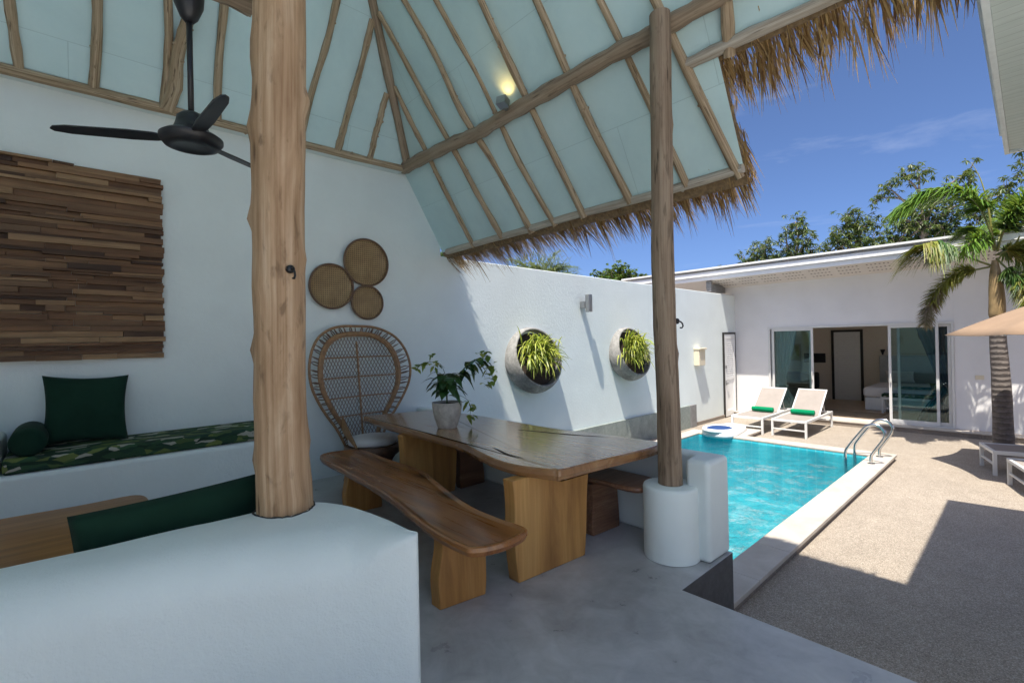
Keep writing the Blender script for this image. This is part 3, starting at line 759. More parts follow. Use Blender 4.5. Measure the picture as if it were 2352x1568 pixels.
log("rafter", (-.85, 5.85, 4.12), (-.8, 4.6, 6.5), .04, .035, M_RAFTER, 58)
log("brace", (.72, 5.84, 4.05), (.94, 5.20, 5.22), .058, .05, M_RAFTER, 77, .025, 5, "thick pale crooked brace pole behind the fan rod")
log("hip_rafter", (3.44, 5.82, 4.14), (1.2, 3.86, 7.98), .052, .048, M_LOG2, 81, .02, 3, "grey straight hip pole rising from the roof corner")
log("wall_plate", (-3.0, 5.875, 4.06), (3.50, 5.875, 4.085), .045, .042, M_RAFTER, 83, .012, 5)
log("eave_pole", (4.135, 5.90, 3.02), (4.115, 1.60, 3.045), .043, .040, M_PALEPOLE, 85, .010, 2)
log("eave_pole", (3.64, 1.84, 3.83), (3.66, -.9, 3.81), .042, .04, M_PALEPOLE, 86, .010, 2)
# main beam: a crooked bowed log
bm_pts = spline([(3.45, 5.95, 4.12), (3.445, 5.3, 4.10), (3.45, 4.66, 4.08), (3.455, 4.24, 4.055), (3.45, 3.80, 4.07), (3.45, 3.2, 4.085), (3.45, 2.43, 4.095), (3.46, 2.0, 4.09), (3.46, 1.62, 4.10), (3.46, .8, 4.11), (3.46, -.45, 4.10)], 60)
obj("beam", MB().tube(bm_pts, [.078 - .012 * (i / 60) + .006 * math.sin(i * 1.7) for i in range(61)], 22, True, .12, 5), M_LOG2, pav, smooth=True, auto=60, label="long crooked main beam crossing under the rafters")
log("beam", (-2.4, 3.21, 3.75), (.83, 3.21, 3.76), .07, .07, M_LOG2, 88, .01, 2)
log("beam", (.78, 2.86, 3.78), (.78, 3.30, 3.90), .06, .06, M_LOG2, 89, .0, 0)

# thatch fringe hanging at the eaves
def fringe(n_, fn, lmin, lmax, w, seed, dirv=(.8, 0, -.6)):
    rr = random.Random(seed); m = MB()
    for _ in range(n_):
        p0 = Vector(fn(rr)); L0 = rr.uniform(lmin, lmax) * (1.2 if rr.random() < .15 else 1) * (1 if p0.y > .55 else max(.45, (p0.y + .5) / 1.05)); lean = rr.gauss(0, .13); lift = rr.gauss(0, .07)
        for _k in range(rr.randint(3, 8)):
            p = p0 + Vector((rr.gauss(0, .01), rr.gauss(0, .014), rr.gauss(0, .012))); L = L0 * rr.uniform(.55, 1.05)
            d = (Vector(dirv) + Vector((lift + rr.gauss(0, .05), lean + rr.gauss(0, .07), lift + rr.gauss(0, .05)))).normalized()
            dr = Vector((0, rr.gauss(0, .04), -rr.uniform(.05, .22))); pts = [p + d * L * t + dr * L * t * t for t in (0, .33, .66, 1)]
            side = Vector((rr.gauss(0, .3), 1, rr.gauss(0, .3))).normalized(); m.blade(pts, w * rr.uniform(.55, 1.35), side, .12)
    return m
def e1(rr):
    y = rr.uniform(1.58, 6.04); x = rr.uniform(4.05, 4.24); return (x, y, roofz(x) + rr.uniform(.03, .16))
def clump(rr, y0, y1, step):
    y = y0 + (y1 - y0) * rr.random(); c_ = round(y / step) * step; return y + (c_ - y) * .55
def e2(rr):
    y = clump(rr, -.4, 1.66, .075); x = rr.uniform(3.60, 3.80); return (x, y, roofz(x) + rr.uniform(.03, .15))
def e3(rr):
    t = rr.random(); x = 3.70 + .5 * t; return (x, 1.592 - rr.uniform(-.005, .035), roofz(x) + rr.uniform(.02, .09))
f_ = fringe(900, e1, .24, .46, .0042, 3); f2_ = fringe(14, e3, .08, .20, .0040, 5, (.62, -.03, -.78)); n0 = len(f_.v); f_.v += f2_.v; f_.f += [tuple(i + n0 for i in q) for q in f2_.f]; f_.mi += f2_.mi
obj("fringe", f_, M_FRINGE, pav, label="shaggy lower thatch fringe along the pool side eave")
obj("fringe", fringe(290, e2, .24, .46, .0046, 4), M_FRINGE, pav, label="longer thatch fringe on the raised eave")

# lit spotlight on the beam
sp = thing("spot_lamp", (3.33, 3.69, 4.08), "small square metal spotlight on the crooked beam, lit yellow against the ceiling", "lamp")
Ms = Matrix.Translation((3.315, 3.675, 4.135)) @ Matrix.Rotation(R(18), 4, 'Z') @ Matrix.Rotation(R(14), 4, 'Y')
hd = obj("lamp_head", MB().box((-.05, -.055, -.045), (.05, .055, .045), Ms), M_STEELMAT, sp, bevel=.006)
obj("bracket", MB().box((3.34, 3.66, 4.07), (3.40, 3.70, 4.10)), M_STEELMAT, sp, bevel=.003)
k = NT("lit_bulb_yellow"); k.set(Base_Color=(1, .8, .2, 1), Emission_Color=(1, .66, .16, 1), Emission_Strength=.9)
obj("bulb", MB().lathe([(0, 0), (.035, 0), (.035, .006), (0, .006)], 16, Ms @ Matrix.Translation((0, 0, .0455))), k.m, hd)
ld = bpy.data.lights.new("spot_beam", 'SPOT'); lo = bpy.data.objects.new("spot_beam", ld); C.objects.link(lo)
ld.energy = 1.1; ld.color = (1, .58, .17); ld.spot_size = R(110); ld.spot_blend = .7; ld.shadow_soft_size = .03
lo.location = Ms @ Vector((0, 0, .06)); lo.rotation_euler = Vector((-.25, .12, -1)).to_track_quat('Z', 'Y').to_euler(); lo.parent = None

# ------------------------------------------------------------------ ceiling fan (blades at rest)
FX, FY, FZ = .51, 3.21, 2.84
fan = thing("ceiling_fan", (FX, FY, FZ), "black three-blade ceiling fan hanging on a long rod in the lounge", "ceiling fan")
Mf = Matrix.Translation((FX, FY, FZ))
obj("motor", MB().lathe([(0, -.046), (.085, -.046), (.095, -.052), (.135, -.040), (.156, -.010), (.156, .006), (.135, .022), (.09, .045), (.075, .09), (.07, .12), (.045, .145), (.02, .15), (0, .15)], 40, Mf), M_BLACK, fan, smooth=True, auto=50)
obj("rod", MB().tube([(FX, FY, FZ + .14), (FX, FY, FZ + .74)], .015, 14), M_BLACK, fan, smooth=True)
obj("canopy", MB().lathe([(0, .66), (.02, .66), (.045, .69), (.072, .76), (.078, .83), (.07, .885), (0, .885)], 28, Mf), M_BLACK, fan, smooth=True, auto=60)
for an in (-87, 33, 153):
    Mb = Mf @ Matrix.Rotation(R(an), 4, 'Z')
    m = MB(); pts = [(.12, -.020), (.18, -.038), (.30, -.044), (.58, -.036), (.65, -.020), (.66, .0), (.64, .02), (.58, .034), (.30, .042), (.18, .036), (.12, .020)]
    m.prism(pts, -.004, .004, Mb @ Matrix.Rotation(R(11), 4, 'X'))
    obj("blade", m, M_BLACK, fan)

# ------------------------------------------------------------------ wall art
rr = random.Random(5); m = MB(); z = 1.572
while z < 3.36:
    h = rr.choice((.024, .03, .036, .044, .05, .056)); x = -1.35 + rr.uniform(-.03, .0)
    xe = .675 + rr.uniform(-.014, .018)
    while x < xe - .02:
        L = rr.choice((.16, .25, .35, .5, .7, .95)) * rr.uniform(.8, 1.2); x1 = min(x + L, xe)
        if xe - x1 < .1: x1 = xe
        y0 = 6.0 - rr.uniform(.012, .075); tl = rr.uniform(-.003, .003)
        i = len(m.v); m.box((x + .001, y0, z + .0012), (x1 - .001, 6.018, z + h - .0012))
        for q in range(i, i + 8):
            v = m.v[q]; m.v[q] = (v[0], v[1] + (rr.uniform(-.003, .003) if v[1] < 6.0 else 0), v[2] + (tl if v[0] > (x + x1) / 2 else -tl) + rr.uniform(-.0012, .0012))
        x = x1
    z += h
tag(obj("wood_wall_art", m, M_SLATS), "large rough panel of stacked brown wood slats hung on the white wall", "wall art")

# baskets
def basket(x, zc, r, label, holes):
    M = Matrix.Translation((x, 6.016, zc)) @ Matrix.Rotation(R(90), 4, 'X')
    t = thing("woven_basket", (x, 6.016, zc), label, "basket", "round woven baskets on the wall")
    m = MB(); m.lathe([(0, .006), (r * .55, .008), (r * .86, .016), (r * .95, .05), (r * .95, .056), (r * .84, .022), (r * .5, .014), (0, .012)], 44, M)
    obj("tray", m, M_BASKET, t, smooth=True)
    rim = [M @ Vector((r * .975 * math.cos(a), r * .975 * math.sin(a), .056)) for a in [2 * PI * i / 48 for i in range(48)]]
    obj("rim", MB().tube(rim, .013, 8, closed=True), M_RATTAND, t, smooth=True)
    return t
basket(2.405, 2.40, .285, "medium round woven basket tray, left of the three on the wall", 0)
basket(2.878, 2.745, .315, "largest round woven basket tray, uppermost on the wall above the wicker chair", 0)
basket(2.878, 2.215, .225, "smallest round woven basket tray, lowest of the wall group", 0)

# ------------------------------------------------------------------ built-in daybed seat against the wall
m = MB(); m.box((-3.2, 5.36, .0), (1.52, 6.018, .70)); m.box((-.78, 5.37, .701), (-.44, 6.018, .99))
tag(obj("builtin_seat", m, M_WALL2, smooth=True, bevel=.05, bseg=4), "white plastered built-in bench seat along the lounge wall with a raised arm", "built-in bench")
def pillowmesh(w, h, t, M, seed=0, nx=26, sag=.0, pinch=.10):
    """stuffed square cushion: plane XZ local, thickness along Y"""
    m = MB(); rr = random.Random(seed)
    for s in (-1, 1):
        b_ = len(m.v)
        for i in range(nx + 1):
            for j in range(nx + 1):
                u = 2 * i / nx - 1; v = 2 * j / nx - 1
                ee = (1 - abs(u) ** 2.4) * (1 - abs(v) ** 2.4); th = t * (max(ee, 0) ** .42)
                x = u * w / 2 * (1 - pinch * (1 - v * v) * .0 - pinch * .5 * (1 - abs(v)) * 0 ) ; zz = v * h / 2
                k = pinch * (1 - abs(u) ** 2) * abs(v) ** 3; zz *= 1 - k; k2 = pinch * (1 - abs(v) ** 2) * abs(u) ** 3; x *= 1 - k2
                nzv = (.016 * mnoise.noise(Vector((u * 2.2 + seed, v * 2.2, seed * 3 + s))) + .007 * mnoise.noise(Vector((u * 5 + v * 4 + seed, v * 2 - u * 2, seed + s)))) * (1 if th > .005 else 0)
                m.vert(M @ Vector((x, s * th * .5 + nzv, zz + h / 2)))
        for i in range(nx):
            for j in range(nx):
                a = b_ + i * (nx + 1) + j; q = (a, a + nx + 1, a + nx + 2, a + 1); m.face(q if s < 0 else q[::-1])
    return m
def cushion(name, lo, hi, mat, seed, r=.04):
    m = MB(); m.box(lo, hi); return obj(name, m, mat, smooth=True, bevel=r, bseg=5)
tag(cushion("seat_cushion", (-.43, 5.375, .703), (1.50, 6.01, .825), M_TROPIC, 1, .025), "long seat cushion with green tropical leaf print on the built-in bench", "cushion")
tag(cushion("seat_cushion", (-3.1, 5.375, .703), (-.79, 6.01, .825), M_TROPIC, 1, .025), "leaf print seat cushion left of the raised white arm", "cushion")
Mp = Matrix.Translation((.065, 5.74, .83)) @ Matrix.Rotation(R(5), 4, 'Z') @ Matrix.Rotation(R(-14), 4, 'X') @ Matrix.Rotation(R(3), 4, 'Y')
tag(obj("throw_pillow", pillowmesh(.60, .62, .17, Mp, 4), M_GREEN, smooth=True, weld=True), "square dark green pillow leaning on the wall below the wood art", "pillow")
Mp = Matrix.Translation((-.80, 5.80, .83)) @ Matrix.Rotation(R(-12), 4, 'Z') @ Matrix.Rotation(R(-14), 4, 'X')
tag(obj("throw_pillow", pillowmesh(.5, .5, .16, Mp, 6), m_fabric("olive_fabric", (.10, .13, .02)), smooth=True, weld=True), "olive yellow pillow whose corner shows at the left picture edge", "pillow")
m = MB(); ba = Vector((-.285, 5.40, .935)); bb = Vector((-.29, 5.98, .935)); pr = []
pts = [ba + (bb - ba) * t for t in (0, .01, .04, .5, .96, .99, 1)]; m.tube(pts, [.085, .105, .113, .116, .113, .105, .085], 28, True, .02, 3)
tag(obj("bolster_pillow", m, M_GREENB, smooth=True, auto=70), "dark green cylinder bolster lying against the white arm of the bench", "bolster")

# ------------------------------------------------------------------ foreground seat wall with thick rounded edges
NSW = 90
oP = spline([(-3.2, 2.98, 0), (-1.6, 2.985, 0), (-.6, 2.96, 0), (-.1, 2.90, 0), (.5, 2.87, 0), (.86, 2.86, 0), (.99, 2.81, 0), (1.07, 2.70, 0), (1.12, 2.56, 0), (1.155, 2.36, 0), (1.18, 2.13, 0), (1.186, 2.02, 0), (1.183, 1.985, 0), (1.172, 1.963, 0)], NSW)
iP = spline([(-3.2, 2.62, 0), (-1.6, 2.60, 0), (-.6, 2.55, 0), (-.2, 2.50, 0), (.2, 2.42, 0), (.5, 2.32, 0), (.68, 2.235, 0), (.82, 2.16, 0), (.93, 2.09, 0), (1.01, 2.03, 0), (1.08, 1.98, 0), (1.125, 1.955, 0), (1.155, 1.95, 0)], NSW)
m = MB(); NPR = 0; ZS = .768
for O_, I_ in zip(oP, iP):
    w_ = (I_ - O_).length; u_ = (I_ - O_) / w_; r1 = min(.045, w_ * .35); r2 = min(.26, w_ * .58); pr = [(0, -.001), (0, .3), (0, ZS - r1)]
    pr += [(r1 - r1 * math.cos(t * PI / 12), ZS - r1 + r1 * math.sin(t * PI / 12)) for t in range(1, 7)]
    pr += [(r1 + (w_ - r1 - r2) * .5, ZS + .004)]
    pr += [(w_ - r2 + r2 * math.sin(t * PI / 20), ZS - r2 * .8 + r2 * .8 * math.cos(t * PI / 20)) for t in range(0, 11)]
    pr += [(w_, .25), (w_, -.001)]; NPR = len(pr)
    for q, z in pr:
        p_ = O_ + u_ * q + Vector((0, 0, z)); g_ = mnoise.noise(p_ * 3.2) * .006 + mnoise.noise(p_ * 9) * .0022; m.vert(p_ + Vector((.5 * g_, -g_, g_ if z > .3 else 0)))
for i in range(NSW):
    for k in range(NPR - 1): a = i * NPR + k; m.face((a, a + NPR, a + NPR + 1, a + 1))
m.face([NSW * NPR + k for k in range(NPR)]); m.face([k for k in reversed(range(NPR))])
fw_ = obj("seat_wall", m, M_NEARWALL, smooth=True, auto=60)
bm = bmesh.new(); bm.from_mesh(fw_.data); bmesh.ops.recalc_face_normals(bm, faces=bm.faces); bm.to_mesh(fw_.data); bm.free()
rr = random.Random(9); m = MB(); pp = []
for i in range(48):
    a = 2 * PI * i / 48; q = .149 + .008 * math.sin(a * 3) + rr.uniform(-.004, .005); pp.append((.835 + q * math.cos(a), 2.765 + q * math.sin(a), .772 + rr.uniform(-.002, .003)))
m.tube(pp, .005, 6, closed=True); obj("joint", m, simple("dark_joint", (.05, .045, .04), .9), fw_)
tag(fw_, "broad white plastered seat wall with a rounded end in the foreground", "low wall")
Mp = Matrix.Translation((.40, 3.03, .30)) @ Matrix.Rotation(R(-2.5), 4, 'Z') @ Matrix.Rotation(R(4), 4, 'X') @ Matrix.Rotation(R(-3.5), 4, 'Y')
m = MB(); nx, nz = 26, 14
tag(obj("back_cushion", pillowmesh(.80, .62, .17, Mp, 12, 20, pinch=.03), M_GREENB, smooth=True, weld=True), "large dark green back cushion leaning behind the foreground wall", "cushion")

# coffee table
ct = thing("coffee_table", (-.5, 4.45, 0), "low brown slab coffee table beside the built-in bench", "coffee table")
m = MB(); poly = cspline([(.36, 5.02, 0), (.42, 4.7, 0), (.38, 4.2, 0), (.40, 3.85, 0), (0, 3.8, 0), (-.8, 3.84, 0), (-1.5, 3.82, 0), (-1.52, 4.4, 0), (-1.5, 5.0, 0), (-.6, 5.05, 0), (0, 5.02, 0)], 66)
m.prism([(p.x, p.y) for p in reversed(poly)], .385, .46, inset=.015); obj("table_top", m, M_COFFEE, ct, bevel=.012)
for x in (-1.2, .12): m = MB(); m.box((x - .06, 4.05, 0), (x + .06, 4.8, .386)); obj("leg", m, M_COFFEE, ct, bevel=.008)

# ------------------------------------------------------------------ dining table and benches
TT = .785
sc_ = lambda p, z, z0: (p[0] * (1.65 - z) / (1.65 - z0), p[1] * (1.65 - z) / (1.65 - z0), 0)
near = [(2.74, 5.70), (2.668, 5.69), (2.65, 5.60), (2.585, 4.95), (2.566, 4.41), (2.563, 3.857), (2.52, 3.435), (2.404, 3.021), (2.345, 2.754), (2.34, 2.544), (2.40, 2.348), (2.445, 2.25), (2.50, 2.215)]
far_ = [(2.95, 2.17), (3.40, 2.125), (3.66, 2.13), (3.715, 2.145), (3.72, 2.20), (3.70, 2.5), (3.68, 2.872), (3.60, 3.243), (3.61, 3.965), (3.635, 4.626), (3.60, 5.2), (3.59, 5.44), (3.53, 5.485), (3.1, 5.60)]
ol = [sc_(p, TT, .76) for p in near + far_]
dt = thing("dining_table", (2.95, 3.8, 0), "long live-edge wooden slab dining table on two broad plank legs", "dining table")
m = MB(); pts = cspline(ol, 130); n_ = len(pts)
osg = -1 if sum(pts[i - 1].x * pts[i].y - pts[i].x * pts[i - 1].y for i in range(n_)) > 0 else 1
cx = sum(p.x for p in pts) / n_; cy = sum(p.y for p in pts) / n_; rings = []
for (ins, z) in ((.045, TT - .088), (.012, TT - .075), (.0, TT - .045), (.004, TT - .010), (.014, TT)):
    rg = []
    for i, p in enumerate(pts):
        t = (pts[(i + 1) % n_] - pts[i - 1]).normalized(); nr = Vector((t.y, -t.x, 0)) * osg
        w_ = .006 * mnoise.noise(Vector((p.x * 6, p.y * 6, z * 20)))
        rg.append(m.vert(p + nr * (ins + w_) + Vector((0, 0, z))))
    rings.append(rg)
for a, b_ in zip(rings[:-1], rings[1:]):
    for i in range(n_): j = (i + 1) % n_; m.face((a[i], a[j], b_[j], b_[i]))
m.face(rings[0]); m.face(rings[-1])
top = obj("table_top", m, M_TABLE, dt)
for f in (top.data,):
    bm = bmesh.new(); bm.from_mesh(f); bmesh.ops.recalc_face_normals(bm, faces=bm.faces); bm.to_mesh(f); bm.free()
M_CRACK = simple("dark_split", (.018, .010, .006), .9)
def crack(pts, w, parent, z):
    m = MB(); pts = spline([(*sc_(p, TT, .76)[:2], z) for p in pts], 16); n_ = len(pts)
    for i, p in enumerate(pts):
        t = i / (n_ - 1); ww = w * math.sin(PI * min(1, t * 1.02 + .02)) ** .7 * (1 + .5 * mnoise.noise(Vector((i * .9, w * 90, 0))))
        m.vert((p.x - ww, p.y, z)); m.vert((p.x + ww, p.y, z))
    for i in range(n_ - 1): m.face((2 * i, 2 * i + 1, 2 * i + 3, 2 * i + 2))
    obj("crack", m, M_CRACK, parent)
crack([(3.30, 3.55), (3.36, 3.30), (3.42, 3.064), (3.495, 2.849), (3.604, 2.614)], .016, top, TT + .0015)
crack([(2.60, 3.10), (2.55, 2.95), (2.515, 2.809), (2.517, 2.615)], .012, top, TT + .0015)
def plank_leg(name, parent, bot, topx, y0, y1, z1, mat, tilt=0):
    m = MB(); nz_ = 8; b_ = len(m.v)
    for i in range(nz_ + 1):
        t = i / nz_; z = z1 * t; xa = bot[0] + (topx[0] - bot[0]) * t + .010 * math.sin(t * 7 + bot[0]); xb = bot[1] + (topx[1] - bot[1]) * t + .010 * math.sin(t * 5 + 1)
        for q in ((xa, y0), (xb, y0 + tilt), (xb, y1 + tilt), (xa, y1)): m.vert((q[0], q[1], z + .001))
    for i in range(nz_):
        for k in range(4): k2 = (k + 1) % 4; m.face((b_ + 4 * i + k, b_ + 4 * i + k2, b_ + 4 * (i + 1) + k2, b_ + 4 * (i + 1) + k))
    m.face((b_ + 3, b_ + 2, b_ + 1, b_)); e = b_ + 4 * nz_; m.face((e, e + 1, e + 2, e + 3))
    return obj(name, m, mat, parent, bevel=.007)
plank_leg("leg", dt, (2.205, 2.86), (2.17, 2.95), 2.395, 2.50, TT - .08, M_TLEG, -.045)
plank_leg("leg", dt, (2.50, 3.11), (2.47, 3.20), 4.40, 4.50, TT - .08, M_TLEG)

def bench(name, label, outline, z, th, mat, legs, lmat, rim=.0):
    t = thing(name, (sum(p[0] for p in outline) / len(outline), sum(p[1] for p in outline) / len(outline), 0), label, "bench", "wooden benches at the dining table")
    m = MB(); pts = cspline([(p[0], p[1], 0) for p in outline], 100); n_ = len(pts)
    osg = -1 if sum(pts[i - 1].x * pts[i].y - pts[i].x * pts[i - 1].y for i in range(n_)) > 0 else 1
    R_ = []
    for (ins, zz) in ((.05, z - th), (.015, z - th + .012), (.0, z - th * .4), (.004, z - .006), (.016, z), (.05, z - rim)):
        rg = []
        for i, p in enumerate(pts):
            tt = (pts[(i + 1) % n_] - pts[i - 1]).normalized(); nr = Vector((tt.y, -tt.x, 0)) * osg
            rg.append(m.vert(p + nr * (ins + .004 * mnoise.noise(Vector((p.x * 7, p.y * 7, zz * 30)))) + Vector((0, 0, zz))))
        R_.append(rg)
    for a, b_ in zip(R_[:-1], R_[1:]):
        for i in range(n_): j = (i + 1) % n_; m.face((a[i], a[j], b_[j], b_[i]))
    m.face(R_[0]); m.face(R_[-1])
    o = obj("seat", m, mat, t); bm = bmesh.new(); bm.from_mesh(o.data); bmesh.ops.recalc_face_normals(bm, faces=bm.faces); bm.to_mesh(o.data); bm.free()
    for (bx, tx, y0, y1, tilt) in legs: plank_leg("leg", t, bx, tx, y0, y1, z - th + .004, lmat, tilt)
    return t
bench("dining_bench", "long reddish brown live-edge bench on the near side of the table",
      [(1.927, 5.202), (2.339, 5.143), (2.357, 4.458), (2.369, 3.903), (2.29, 3.549), (2.172, 3.123), (2.083, 2.703), (2.075, 2.4), (2.071, 2.154), (1.85, 2.10), (1.66, 2.165), (1.627, 2.291), (1.638, 2.628), (1.754, 3.312), (1.811, 3.834), (1.847, 4.407)], .482, .07, M_BENCH,
      [((1.63, 1.955), (1.66, 2.0), 2.50, 2.60, -.05), ((1.93, 2.28), (1.95, 2.27), 4.55, 4.65, -.04)], M_BLEG, .010)
bench("dining_bench", "shorter dark brown bench between the table and the parapet, mostly hidden under the table",
      [(3.15, 4.75), (3.55, 4.72), (3.57, 4.2), (3.55, 3.4), (3.575, 2.544), (3.54, 2.13), (3.23, 2.09), (3.19, 2.49), (3.16, 3.3), (3.14, 4.2)], .488, .055, M_RBENCH,
      [((3.19, 3.53), (3.18, 3.53), 2.52, 2.62, -.02), ((3.20, 3.54), (3.19, 3.53), 4.40, 4.49, 0)], M_RBENCH)

# potted plant on the table
pt = thing("potted_plant", (2.80, 4.06, TT), "leafy vine in a mottled grey pot standing on the dining table", "potted plant")
px, py = 2.815, 4.08; Mq = Matrix.Translation((px, py, TT + .001))
obj("pot", MB().lathe([(0, 0), (.095, 0), (.105, .02), (.135, .12), (.152, .215), (.155, .262), (.145, .262), (.138, .235), (0, .232)], 36, Mq), M_POT, pt, smooth=True, auto=45)
obj("soil", MB().lathe([(0, .243), (.08, .245), (.138, .237)], 24, Mq), M_SOIL, pt, smooth=True)
rr = random.Random(21); ms = MB(); ml = MB(); my = MB()
cr = Vector((.737, -.676, 0)); top_ = Vector((px, py, TT + .24))
def leaf(m, p, d, L, w, droop=.4):
    d = Vector(d).normalized(); side = d.cross(Vector((0, 0, 1)));
    if side.length < .1: side = Vector((1, 0, 0))
    side.normalize(); up = side.cross(d); b_ = len(m.v)
    P = lambda t, s_, z_: p + d * L * t + side * w * s_ + up * z_ * L - Vector((0, 0, droop * L * t * t))
    ids = [m.vert(P(*q)) for q in ((0, 0, 0), (.3, -.5, .06), (.3, 0, 0), (.3, .5, .06), (.65, -.38, .04), (.68, 0, 0), (.65, .38, .04), (1, 0, 0))]
    for f in ((0, 2, 1), (0, 3, 2), (1, 2, 5, 4), (2, 3, 6, 5), (4, 5, 7), (5, 6, 7)): m.face([ids[i] for i in f])
def stem(pts, r=.004): ms.tube(spline(pts, 10), r, 6)
stem([top_, top_ + Vector((0, 0, .13)), top_ + cr * .01 + Vector((0, 0, .27))], .009)
for i in range(52):
    a = rr.uniform(0, 2 * PI); h = rr.uniform(.12, .30); e = rr.uniform(.02, .14); b0 = top_ + Vector((0, 0, h))
    b1 = b0 + Vector((math.cos(a), math.sin(a), .3)) * e
    if i % 2 == 0: stem([b0 - Vector((0, 0, .04)), (b0 + b1) / 2 + Vector((0, 0, .01)), b1], .0028)
    leaf(ml, b1, (math.cos(a), math.sin(a), rr.uniform(-.6, .15)), rr.uniform(.085, .15), rr.uniform(.07, .11), rr.uniform(.3, .8))
# right bough
bb_ = [top_ + Vector((0, 0, .27)), top_ + cr * .13 + Vector((0, 0, .31)), top_ + cr * .24 + Vector((0, 0, .42)), top_ + cr * .36 + Vector((0, 0, .47))]
stem(bb_, .006)
for p in spline(bb_, 22)[6:]:
    leaf(ml, p, cr * rr.uniform(-.3, 1) + Vector((rr.uniform(-.4, .4), rr.uniform(-.4, .4), rr.uniform(-1.0, .2))), rr.uniform(.11, .19), rr.uniform(.085, .12))
for base, n_ in ((top_ + cr * .40 + Vector((0, 0, .49)), 18), (top_ + cr * .46 + Vector((0, 0, .38)), 14), (top_ + cr * .47 + Vector((0, 0, .28)), 9), (top_ + cr * .40 + Vector((0, 0, .24)), 5)):
    for _ in range(n_): leaf(my, base + Vector((rr.gauss(0, .035), rr.gauss(0, .035), rr.gauss(0, .03))), (rr.gauss(0, 1), rr.gauss(0, 1), rr.gauss(-.1, .6)), rr.uniform(.05, .085), rr.uniform(.045, .07), .3)
stem([bb_[-1], top_ + cr * .46 + Vector((0, 0, .40)), top_ + cr * .47 + Vector((0, 0, .26)), top_ + cr * .46 + Vector((0, 0, .18))], .0022)
# left sprig and hanging sprig
lf = [top_ + Vector((0, 0, .27)), top_ - cr * .05 + Vector((0, 0, .40)), top_ - cr * .13 + Vector((0, 0, .44)), top_ - cr * .26 + Vector((0, 0, .42)), top_ - cr * .30 + Vector((0, 0, .37))]
stem(lf, .0025)
for p in [lf[1] - cr * .02, lf[2], lf[2] - cr * .02 + Vector((0, 0, .06)), lf[2] + Vector((0, 0, -.03)), lf[3] + cr * .04, lf[3], lf[4]]:
    for _ in range(4): leaf(my, p + Vector((rr.gauss(0, .015), rr.gauss(0, .015), rr.gauss(0, .012))), (rr.gauss(0, 1), rr.gauss(0, 1), rr.gauss(0, .7)), rr.uniform(.05, .075), rr.uniform(.04, .065), .3)
hg = [top_ + cr * .1 + Vector((0, 0, .10)), top_ + cr * .20 + Vector((0, 0, .05)), top_ + cr * .24 + Vector((0, 0, -.03)), top_ + cr * .23 + Vector((0, 0, -.14))]
stem(hg, .002)
for p in spline(hg, 9)[4:]:
    for _ in range(3): leaf(my, p + Vector((rr.gauss(0, .018), rr.gauss(0, .018), 0)), (rr.gauss(0, 1), rr.gauss(0, 1), rr.gauss(-.3, .6)), rr.uniform(.05, .08), rr.uniform(.045, .07), .3)
leaf(ml, top_ + Vector((0, 0, .09)), cr + Vector((0, 0, .0)), .17, .10, .5); leaf(ml, top_ + Vector((0, 0, .10)), -cr + Vector((0, 0, .3)), .14, .06, .6)
obj("stem", ms, M_STEM, pt, smooth=True); obj("foliage", ml, M_LEAF_POT, pt); obj("foliage", my, M_LEAF_YEL, pt)

# ------------------------------------------------------------------ peacock chair
ch = thing("peacock_chair", (2.71, 5.60, 0), "tall round-backed wicker peacock chair with a white seat cushion against the wall", "chair", rz=R(3))
# back outline, local x sideways, z height; y pushed back with height and wrapped forward at the sides
zt = 1.90
half = [(0, 0), (.22, .01), (.39, .06), (.54, .16), (.645, .33), (.69, .54), (.665, .74), (.585, .92), (.48, 1.09), (.36, 1.26), (.27, 1.44), (.215, 1.58)]
def by(x, z): return .20 + .10 * (z - .4) - .32 * x * x
def outl(sx, sz, n_=90):
    pts = [(x * sx, zt - (1 - sz) * .95 - (h * sz)) for x, h in half]
    full = [(-x, z) for x, z in reversed(pts[1:])] + pts
    return spline([(x, by(x, z), z) for x, z in full], n_)
o_out = outl(1.0, 1.0); o_in = outl(.80, .905); o_in2 = outl(.745, .875)
rt = MB(); rt.tube(o_in, .021, 8); rt.tube(o_in2, .017, 8); rt.tube([(a + b_) / 2 + Vector((0, -.01, 0)) for a, b_ in zip(o_in, o_in2)], .016, 8); obj("inner_hoop", rt, M_RATTAN, ch, local=True, smooth=True)
rt = MB(); rt.cur = 0; rt.tube(o_out, .017, 8); rt.cur = 1; NL = 58
for i in range(NL):
    t0 = i / NL; i0 = t0 * 90; a = o_out[int(i0)].lerp(o_out[min(int(i0) + 1, 90)], i0 % 1); b_ = o_in[int(i0)].lerp(o_in[min(int(i0) + 1, 90)], i0 % 1); i1 = (t0 + .62 / NL) * 90; c_ = o_out[min(int(i1), 90)]; d = o_in[min(int(i1), 90)]
    rt.tube([b_, b_.lerp(a, .55), a.lerp(c_, .5) + (a - b_) * -.02, d.lerp(c_, .55), d], .0075, 5, False)
obj("loop_border", rt, [M_RATTAN, M_RATTAND], ch, local=True, smooth=True)
